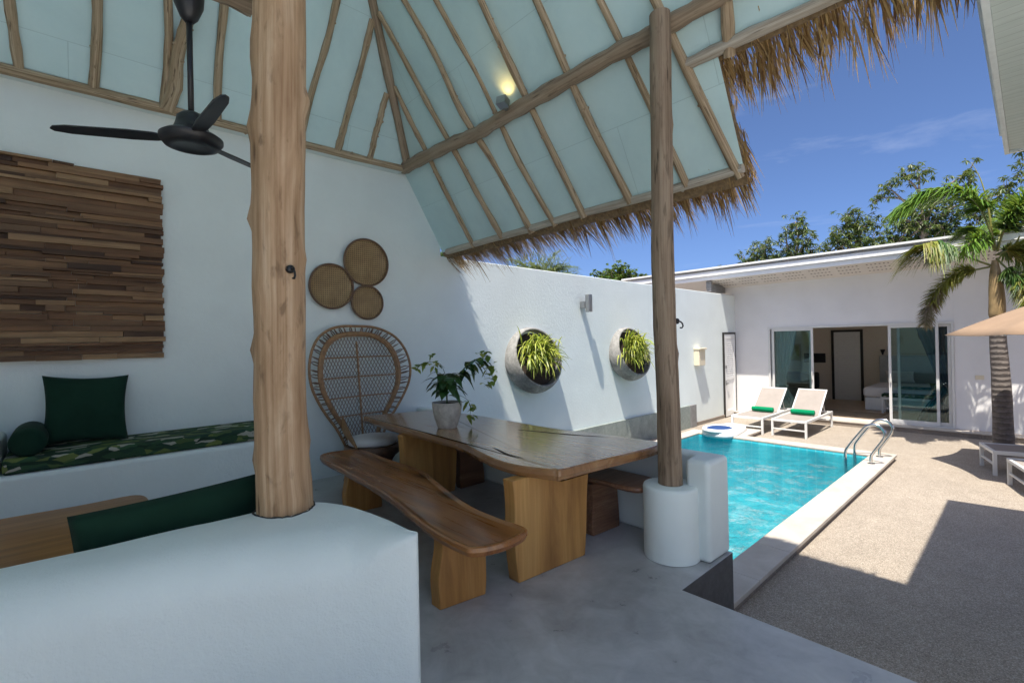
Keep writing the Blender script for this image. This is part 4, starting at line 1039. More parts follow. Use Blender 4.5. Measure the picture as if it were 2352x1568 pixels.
# woven lattice inside
def inside(x, z):
    best = None
    for i in range(len(o_in2) - 1):
        p, q = o_in2[i], o_in2[i + 1]
        if (p.z - z) * (q.z - z) <= 0 and abs(p.z - q.z) > 1e-6:
            xx = p.x + (q.x - p.x) * (z - p.z) / (q.z - p.z); best = max(best or 0, abs(xx))
    return best is not None and abs(x) < best
rt = MB()
for s in (-1, 1):
    c_ = -2.6
    while c_ < 2.6:
        run = []
        for j in range(90):
            z = .42 + j * .0165; x = s * (z - 1.2) * .52 + c_
            if inside(x, z) and z < zt - .14: run.append((x, by(x, z) + .004 * s, z))
            else:
                if len(run) > 1: rt.tube(run[::3] + [run[-1]], .0038, 4, False)
                run = []
        if len(run) > 1: rt.tube(run[::3] + [run[-1]], .0038, 4, False)
        c_ += .046
obj("lattice", rt, M_RATTAND, ch, local=True)
rt = MB(); rt.tube([(0, by(0, z) - .01, z) for z in [.5 + i * .1 for i in range(13)]], .013, 7)
for z in (1.50, 1.25, 1.0, .77):
    xs = [x * .02 for x in range(-32, 33) if inside(x * .02, z)]
    if xs: rt.tube([(x, by(x, z) - .008, z) for x in (xs[0] - .01, xs[len(xs) // 4], 0, xs[3 * len(xs) // 4], xs[-1] + .01)], .009, 6)
obj("back_rib", rt, M_RATTAN, ch, local=True, smooth=True)
# arms sweep forward from the back down to the seat, seat drum, cushion, flared base
for s in (-1, 1):
    rt = MB()
    for k in range(7):
        q = k / 6; rt.tube(spline([(s * (.27 + .03 * q), .20 - .06 * q, .78 - .05 * q), (s * (.31 + .02 * q), .06, .72 - .10 * q), (s * .33, -.12, .60 - .08 * q), (s * .31, -.24, .44)], 14), .011, 6)
    obj("arm", rt, M_RATTAN, ch, local=True, smooth=True)
obj("seat_drum", MB().lathe([(.30, .30), (.335, .33), (.34, .40), (.32, .425), (0, .425)], 30, Matrix.Translation((0, -.04, 0))), M_RATTAND, ch, local=True, smooth=True, auto=50)
obj("seat_cushion", MB().lathe([(0, .427), (.26, .427), (.295, .445), (.30, .49), (.285, .515), (.20, .53), (0, .535)], 36, Matrix.Translation((0, -.05, 0))), M_WHITEFAB, ch, local=True, smooth=True)
rt = MB(); NB = 30
for i in range(NB):
    for s in (-1, 1):
        P = []
        for j in range(9):
            t = j / 8; a = 2 * PI * (i / NB) + s * t * 1.3; r_ = .30 - .10 * math.sin(PI * t) + .04 * (1 - t); P.append((r_ * math.cos(a), r_ * math.sin(a) - .04, .015 + .30 * t))
        rt.tube(P, .006, 4, False)
rt.tube([(.34 * math.cos(a), .34 * math.sin(a) - .04, .015) for a in [2 * PI * i / 30 for i in range(30)]], .014, 6, closed=True)
obj("woven_base", rt, M_RATTAND, ch, local=True)

# ------------------------------------------------------------------ wall planters with spider plants
def planter(x, z, label, seed):
    t = thing("wall_planter", (x, 6.0, z), label, "planter", "round concrete wall planters")
    tl = R(17); ax = Vector((-.03, -math.cos(tl), math.sin(tl))).normalized()
    M = ax.to_track_quat('Z', 'Y').to_matrix().to_4x4(); M.translation = Vector((x, 6.02, z))
    prof = [(r_, z_ * .76) for r_, z_ in [(0, -.30), (.30, -.26), (.50, -.14), (.585, .0), (.590, .10), (.575, .22), (.545, .32), (.528, .355), (.515, .362), (.50, .350), (.505, .28), (.50, .18), (.49, .06), (.40, -.08), (0, -.14)]]
    bw_ = obj("bowl", MB().lathe(prof, 56, M), M_PLANTER, t, smooth=True, auto=60)
    obj("soil", MB().lathe([(0, .13), (.3, .14), (.47, .12)], 30, M @ Matrix.Translation((0, .0, .04))), M_SOIL, t, smooth=True)
    rr = random.Random(seed); m = MB(); c0 = Vector((x - .05, 5.77, z + .10))
    for i in range(360):
        a = rr.uniform(0, 2 * PI); out = Vector((math.cos(a) * .9, -.50 + math.sin(a) * .40, 0)); L = rr.uniform(.34, .66) * (1.0 if out.x < 0 else .66); up = rr.uniform(.0, 1.25)
        b0 = c0 + Vector((rr.gauss(.02, .15), rr.gauss(0, .05), rr.gauss(.0, .09)))
        v = (out.normalized() * rr.uniform(.25, .85) + Vector((0, 0, up))).normalized(); P = [b0]; p = b0.copy(); g_ = rr.uniform(.20, .42)
        for s in range(7):
            p = p + v * L / 7; v = (v + Vector((0, -.02, -g_))).normalized(); P.append(p.copy())
        for q in P:
            if q.y > 5.99: q.y = 5.99
        sd = v.cross(Vector((rr.gauss(0, .3), rr.gauss(0, .3), 1))); sd = Vector((-out.y, out.x, 0)).normalized() if sd.length < .1 else (Vector((-out.y, out.x, rr.gauss(0, .3)))).normalized()
        m.blade(P, rr.uniform(.011, .019), sd, .08, True)
    obj("foliage", m, M_SPIDER, t)
    return t
planter(5.93, 1.30, "round concrete wall planter with yellow striped spider plant, nearer the table", 31)
planter(8.86, 1.31, "round concrete wall planter with yellow striped spider plant, beside the thin post", 32)

# wall lamp, cream box
wl = thing("wall_lamp", (7.6, 5.9, 2.2), "grey metal up-and-down wall light above and between the planters", "wall lamp")
obj("lamp_body", MB().box((7.37, 5.80, 2.20), (7.47, 5.90, 2.54)), M_STEELMAT, wl, bevel=.006)
obj("bracket", MB().box((7.35, 5.90, 2.28), (7.45, 6.018, 2.41)), M_STEELMAT, wl, bevel=.004)
bx = thing("wall_box", (12.2, 5.95, .9), "small cream letterbox-like unit with a lid mounted on the pool wall", "box")
obj("box_body", MB().box((11.98, 5.87, .92), (12.32, 6.018, 1.33)), M_CREAMBOX, bx, bevel=.01)
obj("lid", MB().box((11.96, 5.83, 1.331), (12.34, 6.018, 1.385)), M_CREAMBOX, bx, bevel=.012)

# ------------------------------------------------------------------ villa across the pool
XF = 14.6; ZF = -.53
vl = thing("villa", (17, 2, ZD), "white single-storey villa with sliding glass doors and sloped white roof across the pool", "building")
m = MB(); YA, YB, OY0, OY1, OZ = -6.0, 10.0, 1.20, 5.10, 1.90
m.box((XF, OY1, ZF), (XF + .16, YB, 3.20)); m.box((XF, YA, ZF), (XF + .16, OY0, 3.20)); m.box((XF, OY0 + .0005, OZ), (XF + .16, OY1 - .0005, 3.20))
obj("wall", m, M_VILLA, vl)
m = MB(); m.box((XF + .161, 6.4, ZF), (19.2, 6.5, 2.55)); m.box((18.95, -1.0, ZF), (19.1, 6.39, 2.55)); m.box((XF + .161, -1.1, ZF), (15.2, -1.0, 2.55)); m.box((15.201, -1.1, ZF), (18.94, -1.0, .1)); m.box((15.201, -1.1, 2.3), (18.94, -1.0, 2.55)); obj("interior_wall", m, M_INT, vl)  # right-hand room wall has an opening added to let daylight in
m = MB(); m.box((XF + .161, -1.1, 2.551), (19.2, 6.5, 2.62)); obj("room_ceiling", m, M_TRIM, vl)
m = MB(); m.box((14.58, -.99, ZF - .14), (18.94, 6.39, ZF)); obj("room_floor", m, M_INTFLOOR, vl)
m = MB(); m.box((14.28, -6.0, ZD - .05), (14.579, 6.0, ZF - .035)); obj("step", m, M_KERB, vl)
m = MB(); m.box((14.26, -6.0, ZF - .034), (14.598, 6.0, ZF - .004)); obj("step_tread", m, M_COPING, vl, bevel=.006)
# roof: soffit rising outwards, fascia boards, top sheet
m = MB()
def sheet(m, x0, z0, x1, z1, ya, yb, th):
    b_ = len(m.v)
    for (x, z) in ((x0, z0), (x1, z1), (x1, z1 + th), (x0, z0 + th)):
        m.vert((x, ya, z)); m.vert((x, yb, z))
    for a, c_ in ((0, 2), (2, 4), (4, 6), (6, 0)): m.face((b_ + a, b_ + a + 1, b_ + c_ + 1, b_ + c_))
    m.face((b_, b_ + 2, b_ + 4, b_ + 6)); m.face((b_ + 7, b_ + 5, b_ + 3, b_ + 1))
sheet(m, 13.56, 3.315, XF - .002, 3.135, -6.0, 9.15, .02); m.cur = 1; y = -2.0
nrm = Vector((.18, 0, 1.04)).normalized()
while y < 6.0:
    for r_ in range(3):
        t = (.22 + .25 * r_); x = 13.56 + 1.04 * t; z = 3.315 - .18 * t
        for k_ in range(6):
            yy = y + k_ * .080 + .02 * r_
            m.box((x - .05, yy, z - .007), (x + .05, yy + .026, z - .002))
    y += .60
obj("soffit", m, [M_SOFFIT, M_HOLE], vl)
m = MB(); m.box((13.515, -6.0, 3.30), (13.558, 9.15, 3.405)); m.box((13.47, -6.0, 3.415), (13.556, 9.15, 3.535)); m.box((13.545, -6.0, 3.4055), (13.557, 9.15, 3.4145)); obj("fascia", m, M_TRIM, vl)
m = MB(); m.box((13.62, -6.0, 3.5355), (13.64, 9.15, 3.60)); obj("gutter_recess", m, M_ROOFSHEET, vl)
m = MB(); sheet(m, 13.42, 3.601, 20.0, 3.05, -6.1, 9.2, .045); obj("roof", m, M_ROOFSHEET, vl)
m = MB(); m.box((13.62, 6.28, 2.98), (14.58, 6.40, 3.20)); m.box((13.60, 6.27, 3.06), (13.70, 6.41, 3.28)); obj("eave_bracket", m, M_GREYCLAD, vl)

def slider(name, y0, y1, xo, label, hand):
    t = thing(name, (XF, (y0 + y1) / 2, ZF), label, "sliding door", "white framed sliding glass doors")
    f = MB(); w = .055; x0, x1 = xo, xo + .04
    f.box((x0, y0, ZF + .03), (x1, y0 + w, OZ - .06)); f.box((x0, y1 - w, ZF + .03), (x1, y1, OZ - .06)); f.box((x0, y0 + w, ZF + .03), (x1, y1 - w, ZF + .11)); f.box((x0, y0 + w, OZ - .12), (x1, y1 - w, OZ - .06))
    obj("frame", f, M_ALU, t, bevel=.003)
    obj("pane", MB().box((xo + .017, y0 + w, ZF + .11), (xo + .023, y1 - w, OZ - .12)), M_GLASS, t)
    if hand is not None:
        obj("handle", MB().tube(spline([(xo, hand, .45), (xo - .04, hand, .46), (xo - .045, hand, .56), (xo - .04, hand, .66), (xo, hand, .67)], 14), .011, 8), M_ALU, t, smooth=True)
    return t
fr = MB(); fr.box((XF - .03, OY0 - .002, OZ - .058), (XF + .10, OY1 + .002, OZ - .001)); fr.box((XF - .03, OY0 + .001, ZF - .002), (XF + .10, OY1 - .001, ZF + .026)); fr.box((XF - .03, OY0 + .002, ZF + .027), (XF + .10, OY0 + .05, OZ - .059)); fr.box((XF - .03, OY1 - .05, ZF + .027), (XF + .10, OY1 - .002, OZ - .059))
obj("door_frame", fr, M_ALU, vl)
slider("sliding_door", 3.98, 5.0, XF - .02, "left sliding glass panel of the villa, behind the two loungers", 4.01)
slider("sliding_door", 4.04, 5.04, XF + .045, "inner sliding glass panel overlapping the left one", None)
slider("sliding_door", 1.46, 2.38, XF - .02, "right sliding glass panel of the villa, in front of the bed", 2.34)
slider("sliding_door", 1.26, 2.22, XF + .045, "inner sliding glass panel overlapping the right one", None)
m = MB(); m.box((XF - .012, .73, .60), (XF - .001, .87, .69)); tag(obj("wall_socket", m, M_CREAMBOX, bevel=.003), "cream outlet plate on the villa wall left of the palm", "socket")

# room contents
ld_ = thing("interior_door", (18.93, 4.15, ZF), "white louvred interior door with a black frame inside the villa", "door")
m = MB(); m.box((18.90, 3.74, ZF), (18.948, 3.81, 1.73)); m.box((18.90, 4.55, ZF), (18.948, 4.62, 1.73)); m.box((18.90, 3.74, 1.731), (18.948, 4.62, 1.80)); obj("door_frame", m, M_DARKFRAME, ld_)
m = MB(); m.box((18.925, 3.812, ZF + .01), (18.948, 4.548, 1.729)); dl = obj("door_leaf", m, M_TRIM, ld_)
m = MB()
for i in range(34): m.box((0, 0, 0), (.006, .50, .058), Matrix.Translation((18.915, 3.93, ZF + .15 + i * .06)) @ Matrix.Rotation(R(20), 4, 'Y'))
obj("louvre", m, M_TRIM, dl)
bd = thing("bed", (17.6, 1.9, ZF), "white double bed with a leaf print runner inside the villa", "bed")
obj("bed_base", MB().box((16.75, 1.0, ZF + .001), (18.7, 3.30, ZF + .36)), M_TRIM, bd, bevel=.03)
obj("mattress", MB().box((16.72, .97, ZF + .361), (18.7, 3.34, ZF + .66)), M_BEDW, bd, smooth=True, bevel=.10, bseg=5)
obj("headboard", MB().box((18.80, .4, ZF + .3), (18.94, 3.3, .95)), M_CURTW, bd, bevel=.02)
for y in (2.75, 1.6): obj("pillow", pillowmesh(.7, .42, .16, Matrix.Translation((18.62, y, ZF + .66)) @ Matrix.Rotation(R(90), 4, 'Z') @ Matrix.Rotation(R(-25), 4, 'X'), 40 + int(y)), M_BEDW, bd, smooth=True, weld=True)
obj("runner", MB().box((16.715, 1.2, ZF + .655), (17.3, 2.5, ZF + .675)), M_TROPIC2, bd, bevel=.008)
bn = thing("foot_bench", (16.5, 2.15, ZF), "white bench with a leaf print cushion at the foot of the bed", "bench")
obj("seat", MB().box((16.32, 1.40, ZF + .38), (16.70, 2.86, ZF + .44)), M_TRIM, bn, bevel=.006)
obj("seat_cushion", MB().box((16.33, 1.42, ZF + .441), (16.69, 2.84, ZF + .53)), M_TROPIC2, bn, smooth=True, bevel=.02, bseg=3)
for y in (1.42, 2.80):
    for x in (16.33, 16.65): obj("leg", MB().box((x, y, ZF + .001), (x + .04, y + .04, ZF + .379)), M_TRIM, bn)
obj("shelf", MB().box((16.34, 1.461, ZF + .12), (16.68, 2.799, ZF + .15)), M_TRIM, bn)
Mp = Matrix.Translation((16.52, 1.62, ZF + .53)) @ Matrix.Rotation(R(80), 4, 'Z') @ Matrix.Rotation(R(-20), 4, 'X')
tag(obj("throw_pillow", pillowmesh(.42, .36, .14, Mp, 50), M_TROPIC2, smooth=True, weld=True), "leaf print pillow propped on the foot bench in the villa", "pillow")
sf = thing("sofa", (17.9, 5.2, ZF), "dark charcoal sofa behind the left sliding door in the villa", "sofa")
obj("seat", MB().box((16.2, 4.86, ZF + .001), (18.2, 5.75, ZF + .42)), M_DARKFAB, sf, smooth=True, bevel=.05, bseg=3)
obj("backrest", MB().box((18.0, 4.80, ZF + .42), (18.25, 5.75, ZF + .95)), M_DARKFAB, sf, smooth=True, bevel=.06, bseg=3)
obj("plinth", MB().box((16.1, 4.75, ZF + .0005), (18.9, 4.855, ZF + .18)), M_TRIM, sf)
pc = thing("framed_picture", (18.9, 5.75, 1.0), "small framed picture on the villa wall behind the left glass", "picture")
obj("picture_frame", MB().box((18.91, 5.55, .75), (18.948, 5.95, 1.35)), M_INTFLOOR, pc); obj("canvas", MB().box((18.904, 5.60, .80), (18.909, 5.90, 1.30)), simple("picture_yellow", (.42, .36, .12), .7, var=.4, scale=6), pc)
tag(obj("television", MB().box((18.90, 4.80, .70), (18.948, 5.45, 1.02)), M_BLACK, bevel=.01), "flat black television on the villa back wall", "television")
m = MB(); m.lathe([(0, 0), (.30, 0), (.32, .015), (.30, .03), (0, .03)], 30, Matrix.Translation((18.945, 2.05, 1.62)) @ Matrix.Rotation(R(-90), 4, 'Y')); tag(obj("round_wall_disc", m, M_RATTAND, smooth=True, auto=40), "round dark woven disc on the wall over the bed", "wall decoration")
sl_ = thing("wall_sconce", (18.9, 3.22, .95), "small black sconce on the wall beside the bed", "wall lamp")
obj("lamp_shade", MB().lathe([(.015, 0), (.07, .17), (.06, .17)], 16, Matrix.Translation((18.87, 3.22, .98))), M_BLACK, sl_, smooth=True); obj("mount", MB().lathe([(0, .0), (.05, .03), (.05, .08), (0, .10)], 14, Matrix.Translation((18.90, 3.20, .83))), M_BLACK, sl_, smooth=True)
dk = thing("dressing_table", (16.4, 4.9, ZF), "white side table inside the villa behind the left glass", "table")
obj("table_top", MB().box((15.2, 5.05, .12), (16.0, 5.6, .16)), M_TRIM, dk)
for x in (15.22, 15.94):
    for y in (5.07, 5.54): obj("leg", MB().box((x, y, ZF + .001), (x + .04, y + .04, .119)), M_TRIM, dk)
m = MB(); m.box((15.3, 2.7, ZF + .001), (16.2, 4.3, ZF + .012)); tag(obj("rug", m, M_RUG), "flat brown woven rug on the villa floor behind the door sill", "rug")
m = MB(); m.box((18.80, 3.7, 2.02), (18.945, 4.6, 2.10)); tag(obj("door_track", m, M_INTFLOOR), "slim dark rail above the louvred interior door", "rail")
def curtain(y0, y1, z0, z1, pinch_y, pinch_z, mat, label, x=14.95):
    m = MB(); nu, nv = 60, 30
    for j in range(nv + 1):
        z = z1 + (z0 - z1) * j / nv
        if z > pinch_z: t = (z1 - z) / (z1 - pinch_z); k = t ** 1.1
        else: t = (z - z0) / (pinch_z - z0); k = t ** 1.6
        for i in range(nu + 1):
            u = i / nu; ya = y0 + (y1 - y0) * u; yb = pinch_y + (u - .5) * .10; y = ya + (yb - ya) * k * .92
            m.vert((x + .03 * math.sin(u * 34), y, z))
    for j in range(nv):
        for i in range(nu): a = j * (nu + 1) + i; m.face((a, a + 1, a + nu + 2, a + nu + 1))
    tag(obj("curtain", m, mat, smooth=True), label, "curtain", "tied curtains behind the sliding doors")
curtain(1.22, 1.92, ZF + .02, 1.86, 1.36, .30, M_CURT, "dark slate curtain tied back behind the right sliding door")
curtain(4.45, 5.06, ZF + .02, 1.86, 4.90, .25, M_CURTW, "pale curtain tied back behind the left sliding door")

# ------------------------------------------------------------------ sun loungers
def make_lounger(name, label, group, back=True):
    t = thing(name, (0, 0, 0), label, "sun lounger", group)
    # local: foot at x=0, head at x=2.05, width along y 0..0.72
    W, Z = .74, .40; f = MB(); w = .045
    f.box((0, 0, Z - .06), (2.05, w, Z)); f.box((0, W - w, Z - .06), (2.05, W, Z)); f.box((0.0, w, Z - .055), (w, W - w, Z - .005)); f.box((2.05 - w, w, Z - .055), (2.05, W - w, Z - .005)); f.box((1.15, w, Z - .05), (1.18, W - w, Z - .015))
    obj("frame", f, M_ALU, t, local=True, bevel=.006)
    for x in (0.0, 2.0):
        for y in (0.002, W - w - .002): obj("leg", MB().box((x + .0015, y, .001), (x + .05, y + w, Z - .061)), M_ALU, t, local=True, bevel=.004)
        obj("stretcher", MB().box((x + .012, w, .16), (x + .036, W - w, .19)), M_ALU, t, local=True)
    s = MB(); n_ = 14; xb = 1.16 if back else 1.98
    for i in range(n_ + 1):
        x = .03 + (xb - .03) * i / n_
        for j in range(5): y = w + (W - 2 * w) * j / 4; s.vert((x, y, Z - .012 - .016 * math.sin(PI * j / 4) * math.sin(PI * i / n_)))
    for i in range(n_):
        for j in range(4): a = i * 5 + j; s.face((a, a + 5, a + 6, a + 1))
    obj("sling", s, M_SLING, t, local=True, smooth=True)
    if back:
        M = Matrix.Translation((1.165, 0, Z - .01)) @ Matrix.Rotation(R(-40), 4, 'Y'); L = .86
        b_ = MB(); b_.box((0, w + .004, -.02), (L, w + .034, .012), M); b_.box((0, W - w - .034, -.02), (L, W - w - .004, .012), M); b_.box((L - .03, w + .035, -.018), (L, W - w - .035, .010), M)
        br_ = obj("backrest", b_, M_ALU, t, local=True, bevel=.004)
        s = MB(); s.box((.01, w + .034, -.004), (L - .02, W - w - .034, .006), M); obj("back_sling", s, M_SLING, br_, local=True)
        for y in (w + .05, W - w - .05): obj("prop", MB().bar(M @ Vector((.5, y, -.02)), (1.75, y, Z - .03), .018), M_ALU, t, local=True)
    return t
l1 = make_lounger("sun_lounger", "right-hand white sun lounger facing the pool, nearer the ladder, with a green towel", "white loungers at the villa")
l1.location = (11.92, 3.41, ZD)
l2 = dup(l1, (11.86, 4.30, ZD), R(0), "left-hand white sun lounger facing the pool, beside the far wall, with a green towel")
def towel(x, y, z, label):
    m = MB(); P = [Vector((x, y + q, z)) for q in (-.255, -.25, -.23, 0, .23, .25, .255)]; m.tube(P, [.045, .060, .066, .068, .066, .060, .045], 20, True, .05, x)
    for v_ in range(len(m.v)): q = m.v[v_]; m.v[v_] = (q[0], q[1], z + (q[2] - z) * .92)
    tag(obj("rolled_towel", m, M_TOWEL, smooth=True, auto=70), label, "towel", "rolled green towels on the loungers")
towel(12.93, 3.78, ZD + .462, "rolled green towel on the right-hand lounger")
towel(12.87, 4.67, ZD + .462, "rolled green towel on the left-hand lounger")
l3 = make_lounger("sun_lounger", "grey white lounger under the parasol, farther of the two at the right edge", "white loungers under the parasol", False)
l3.location = (11.67 , .70, ZD); l3.rotation_euler = (0, 0, R(-90 + 15.5))
l3.location = (10.80, .46, ZD)
l4 = dup(l3, (9.62, .10, ZD), R(-90 + 15.5), "grey white lounger under the parasol, nearer of the two at the right edge")

# ------------------------------------------------------------------ parasol
pcx, pcy, pr_ = 11.0, -.80, 1.82; zr, za = 1.60, 2.33
ps = thing("parasol", (pcx, pcy, ZD), "sand coloured octagonal parasol over the right-hand loungers", "parasol")
m = MB(); NA = 8; a0 = math.atan2(1.0 - pcy, 10.72 - pcx)
ctr = m.vert((pcx, pcy, za)); RG = []
NS = 6
for r_ in range(1, 9):
    t = r_ / 8; ring = []
    for k in range(NA * NS):
        a = a0 + 2 * PI * k / (NA * NS); f = (k % NS) / NS; ch_ = math.cos(PI / NA) / math.cos((f - .5) * 2 * PI / NA); sc2 = 1 - .05 * math.sin(PI * f) * t
        rad = pr_ * t * ch_ * sc2; z = za + (zr - za) * t + .05 * math.sin(PI * t) - .02 * math.sin(PI * f) * t
        ring.append(m.vert((pcx + rad * math.cos(a), pcy + rad * math.sin(a), z)))
    RG.append(ring)
for k in range(NA * NS): m.face((ctr, RG[0][k], RG[0][(k + 1) % (NA * NS)]))
for a, b_ in zip(RG[:-1], RG[1:]):
    for k in range(NA * NS): j = (k + 1) % (NA * NS); m.face((a[k], b_[k], b_[j], a[j]))
cn = obj("canopy", m, M_PARASOL, ps, smooth=True); cn.modifiers.new("sol", 'SOLIDIFY').thickness = .004
obj("pole", MB().tube([(pcx, pcy, ZD + .06), (pcx, pcy, za + .06)], .024, 14), M_ALU, ps, smooth=True)
for k in range(NA):
    a = a0 + 2 * PI * k / NA; obj("rib", MB().bar((pcx + .05 * math.cos(a), pcy + .05 * math.sin(a), za - .05), (pcx + (pr_ - .03) * math.cos(a), pcy + (pr_ - .03) * math.sin(a), zr - .012), .018), M_ALU, ps)
obj("base", MB().lathe([(0, 0.001), (.32, .001), (.32, .05), (.05, .07), (.05, .25), (0, .25)], 28, Matrix.Translation((pcx, pcy, ZD))), M_GREYCLAD, ps)
obj("tie_strap", MB().tube(spline([(10.5, .12, 1.86), (10.47, .15, 1.78), (10.44, .19, 1.72)], 6), .010, 6), M_TRIM, ps, smooth=True)

# ------------------------------------------------------------------ pool float
fl = thing("pool_float", (11.2, 4.95, -.56), "white inflatable ring float with a navy centre at the far pool corner", "pool float")
cxf, cyf = 10.95, 4.92; m = MB()
pts = cspline([(10.45, 4.62, 0), (10.46, 5.02, 0), (10.72, 5.24, 0), (11.05, 5.25, 0), (11.6, 5.14, 0), (11.84, 5.0, 0), (11.84, 4.72, 0), (11.6, 4.58, 0), (11.1, 4.5, 0), (10.7, 4.46, 0)], 50)
c_ = Vector((10.95, 4.87, 0))
def frg(k, z): return [m.vert((c_.x + (p.x - c_.x) * k, c_.y + (p.y - c_.y) * k, z)) for p in pts]
rs = [frg(.86, -.60), frg(.97, -.575), frg(1.0, -.53), frg(.97, -.475), frg(.88, -.44), frg(.72, -.43), frg(.62, -.44)]
for a, b_ in zip(rs[:-1], rs[1:]):
    for i in range(50): j = (i + 1) % 50; m.face((a[i], b_[i], b_[j], a[j]))
m.face(rs[-1]); m.face(rs[0])
fo = obj("body", m, M_FLOAT, fl, smooth=True)
bm = bmesh.new(); bm.from_mesh(fo.data); bmesh.ops.recalc_face_normals(bm, faces=bm.faces); bm.to_mesh(fo.data); bm.free()
m = MB(); m.lathe([(0, .030), (.29, .028), (.33, .0), (.33, -.01)], 30, Matrix.Translation((10.80, 4.86, -.428)) @ Matrix.Scale(.8, 4, (0, 1, 0))); obj("centre_panel", m, M_FLOATB, fl, smooth=True)
m = MB(); m.tube([(10.80 + .38 * math.cos(a), 4.86 + .31 * math.sin(a), -.435) for a in [2 * PI * i / 30 for i in range(30)]], .045, 8, closed=True); obj("ring", m, M_FLOAT, fl, smooth=True)

# ------------------------------------------------------------------ neighbouring house eave (upper right)
nh = thing("side_house", (5, -2.5, ZD), "pale green painted house with a plank soffit eave at the upper right", "building")
m = MB(); m.box((2.2, -3.2, 3.47), (7.02, .13, 3.50)); obj("soffit", m, M_SOFFITG, nh, origin=None)
m = MB(); m.box((2.2, .131, 3.45), (7.06, .165, 3.72)); m.box((7.021, -3.2, 3.45), (7.06, .1305, 3.72)); m.box((2.2, .166, 3.66), (7.09, .20, 3.78)); obj("fascia", m, simple("pale_fascia", (.66, .70, .70), .5), nh)
m = MB(); m.box((3.4, -6.0, ZD), (6.2, -2.2, 3.46)); obj("wall", m, M_VILLA, nh)
m = MB(); sheet(m, 0, 0, 1, 1, 0, 1, .1); m = MB()
b_ = len(m.v)
for q in ((2.15, .2, 3.781), (7.1, .2, 3.781), (7.1, -6, 5.4), (2.15, -6, 5.4), (2.15, .2, 3.83), (7.1, .2, 3.83), (7.1, -6, 5.45), (2.15, -6, 5.45)): m.vert(q)
for f in ((0, 3, 2, 1), (4, 5, 6, 7), (0, 1, 5, 4), (1, 2, 6, 5), (2, 3, 7, 6), (3, 0, 4, 7)): m.face(f)
obj("roof", m, M_ROOFSHEET, nh)

# ------------------------------------------------------------------ palm in front of the villa
pm = thing("palm_tree", (12.79, .40, ZD), "foxtail palm with ringed grey trunk standing in front of the villa", "palm tree")
tr_ = [(12.79, .395, ZD), (12.788, 0.409, 0.5), (12.788, 0.437, 1.328), (12.788, 0.446, 1.926)]
obj("trunk", MB().tube(spline(tr_, 26), [.158 - .050 * (i / 26) ** .8 for i in range(27)], 22, True, .04, 2), M_PALMTRUNK, pm, smooth=True, auto=60)
obj("crownshaft", MB().tube(spline([(12.788, 0.446, 1.908), (12.788, 0.443, 2.248), (12.788, 0.455, 2.662), (12.788, 0.46, 2.984)], 14), [.108, .118, .122, .12, .118, .115, .112, .108, .10, .095, .085, .075, .06, .05, .04], 18, True, .05, 4), M_SHAFT, pm, smooth=True)
def frond(pts, dx, n_, L0, L1, mats_, seed, bushy=1.0, droop=.5, w=.013, start=.18, split=None):
    rr = random.Random(seed); P = [Vector((12.788 + dx * (i / (len(pts) - 1)), p[0], p[1])) for i, p in enumerate(pts)]
    sp_ = spline(P, 40); f = obj("frond", MB().tube(sp_, [.020 - .016 * i / 40 for i in range(41)], 6), M_SHAFT if bushy < 0 else M_STEMP, pm, smooth=True)
    for part, (mt, ta, tb) in enumerate(mats_):
        m = MB()
        for i in range(int(n_ * (tb - ta))):
            t = ta + (tb - ta) * rr.random(); t = max(t, start); k = t * 40; i0 = min(int(k), 39); p = sp_[i0].lerp(sp_[i0 + 1], k - i0); d = (sp_[i0 + 1] - sp_[i0]).normalized()
            x = d.orthogonal().normalized(); y = d.cross(x); a = rr.uniform(0, 2 * PI)
            if bushy < .5:
                sd = d.cross(Vector((0, 0, 1))).normalized(); up_ = sd.cross(d); s = rr.choice((-1, 1)); v = (sd * s * rr.uniform(.6, 1) + d * rr.uniform(.5, .9) + up_ * rr.uniform(-.1, .5)).normalized()
            else: v = ((x * math.cos(a) + y * math.sin(a)) * .9 + d * rr.uniform(.35, .8)).normalized()
            L = (L0 + (L1 - L0) * math.sin(PI * min(1, max(0, (t - start) / (1 - start)) * .9 + .08))) * rr.uniform(.75, 1.15)
            q = [p + v * L * s_ - Vector((0, 0, droop * L * s_ * s_ * rr.uniform(.7, 1.2))) for s_ in (0, .35, .7, 1)]
            sd2 = v.cross(Vector((rr.gauss(0, .4), rr.gauss(0, .4), 1))); sd2 = sd2.normalized() if sd2.length > .05 else x
            m.blade(q, w * rr.uniform(.7, 1.2), sd2, .1)
        obj("leaflets", m, mt, f)
M_STEMP = simple("palm_rachis", (.16, .17, .05), .5, var=.2)
frond([(0.436, 3.18), (0.517, 3.563), (0.6, 3.869), (0.73, 4.148), (0.941, 4.324), (1.212, 4.369), (1.512, 4.285), (1.759, 4.114)], -.6, 760, .34, .66, [(M_FROND, 0, 1)], 1, .2, .55, .019, .30)
frond([(0.499, 2.881), (0.733, 3.017), (1.039, 3.231), (1.229, 3.326), (1.378, 3.328)], -.8, 420, .38, .66, [(M_FRONDD, 0, .8), (M_FRONDY, .7, 1)], 2, .2, 1.0, .018, .50)
frond([(0.528, 2.864), (0.721, 2.831), (0.889, 2.827), (1.111, 2.681), (1.294, 2.395), (1.399, 2.073), (1.437, 1.832)], -.3, 1150, .16, .24, [(M_FRONDY, .15, .72), (M_FRONDB, .60, 1)], 3, 1, .25, .010, .16)
frond([(0.422, 3.137), (0.346, 3.45), (0.245, 3.673), (0.071, 3.916), (-0.184, 4.088)], -.4, 520, .24, .50, [(M_FRONDD, 0, .7), (M_FROND, .45, 1)], 4, 1, .4, .014, .32)
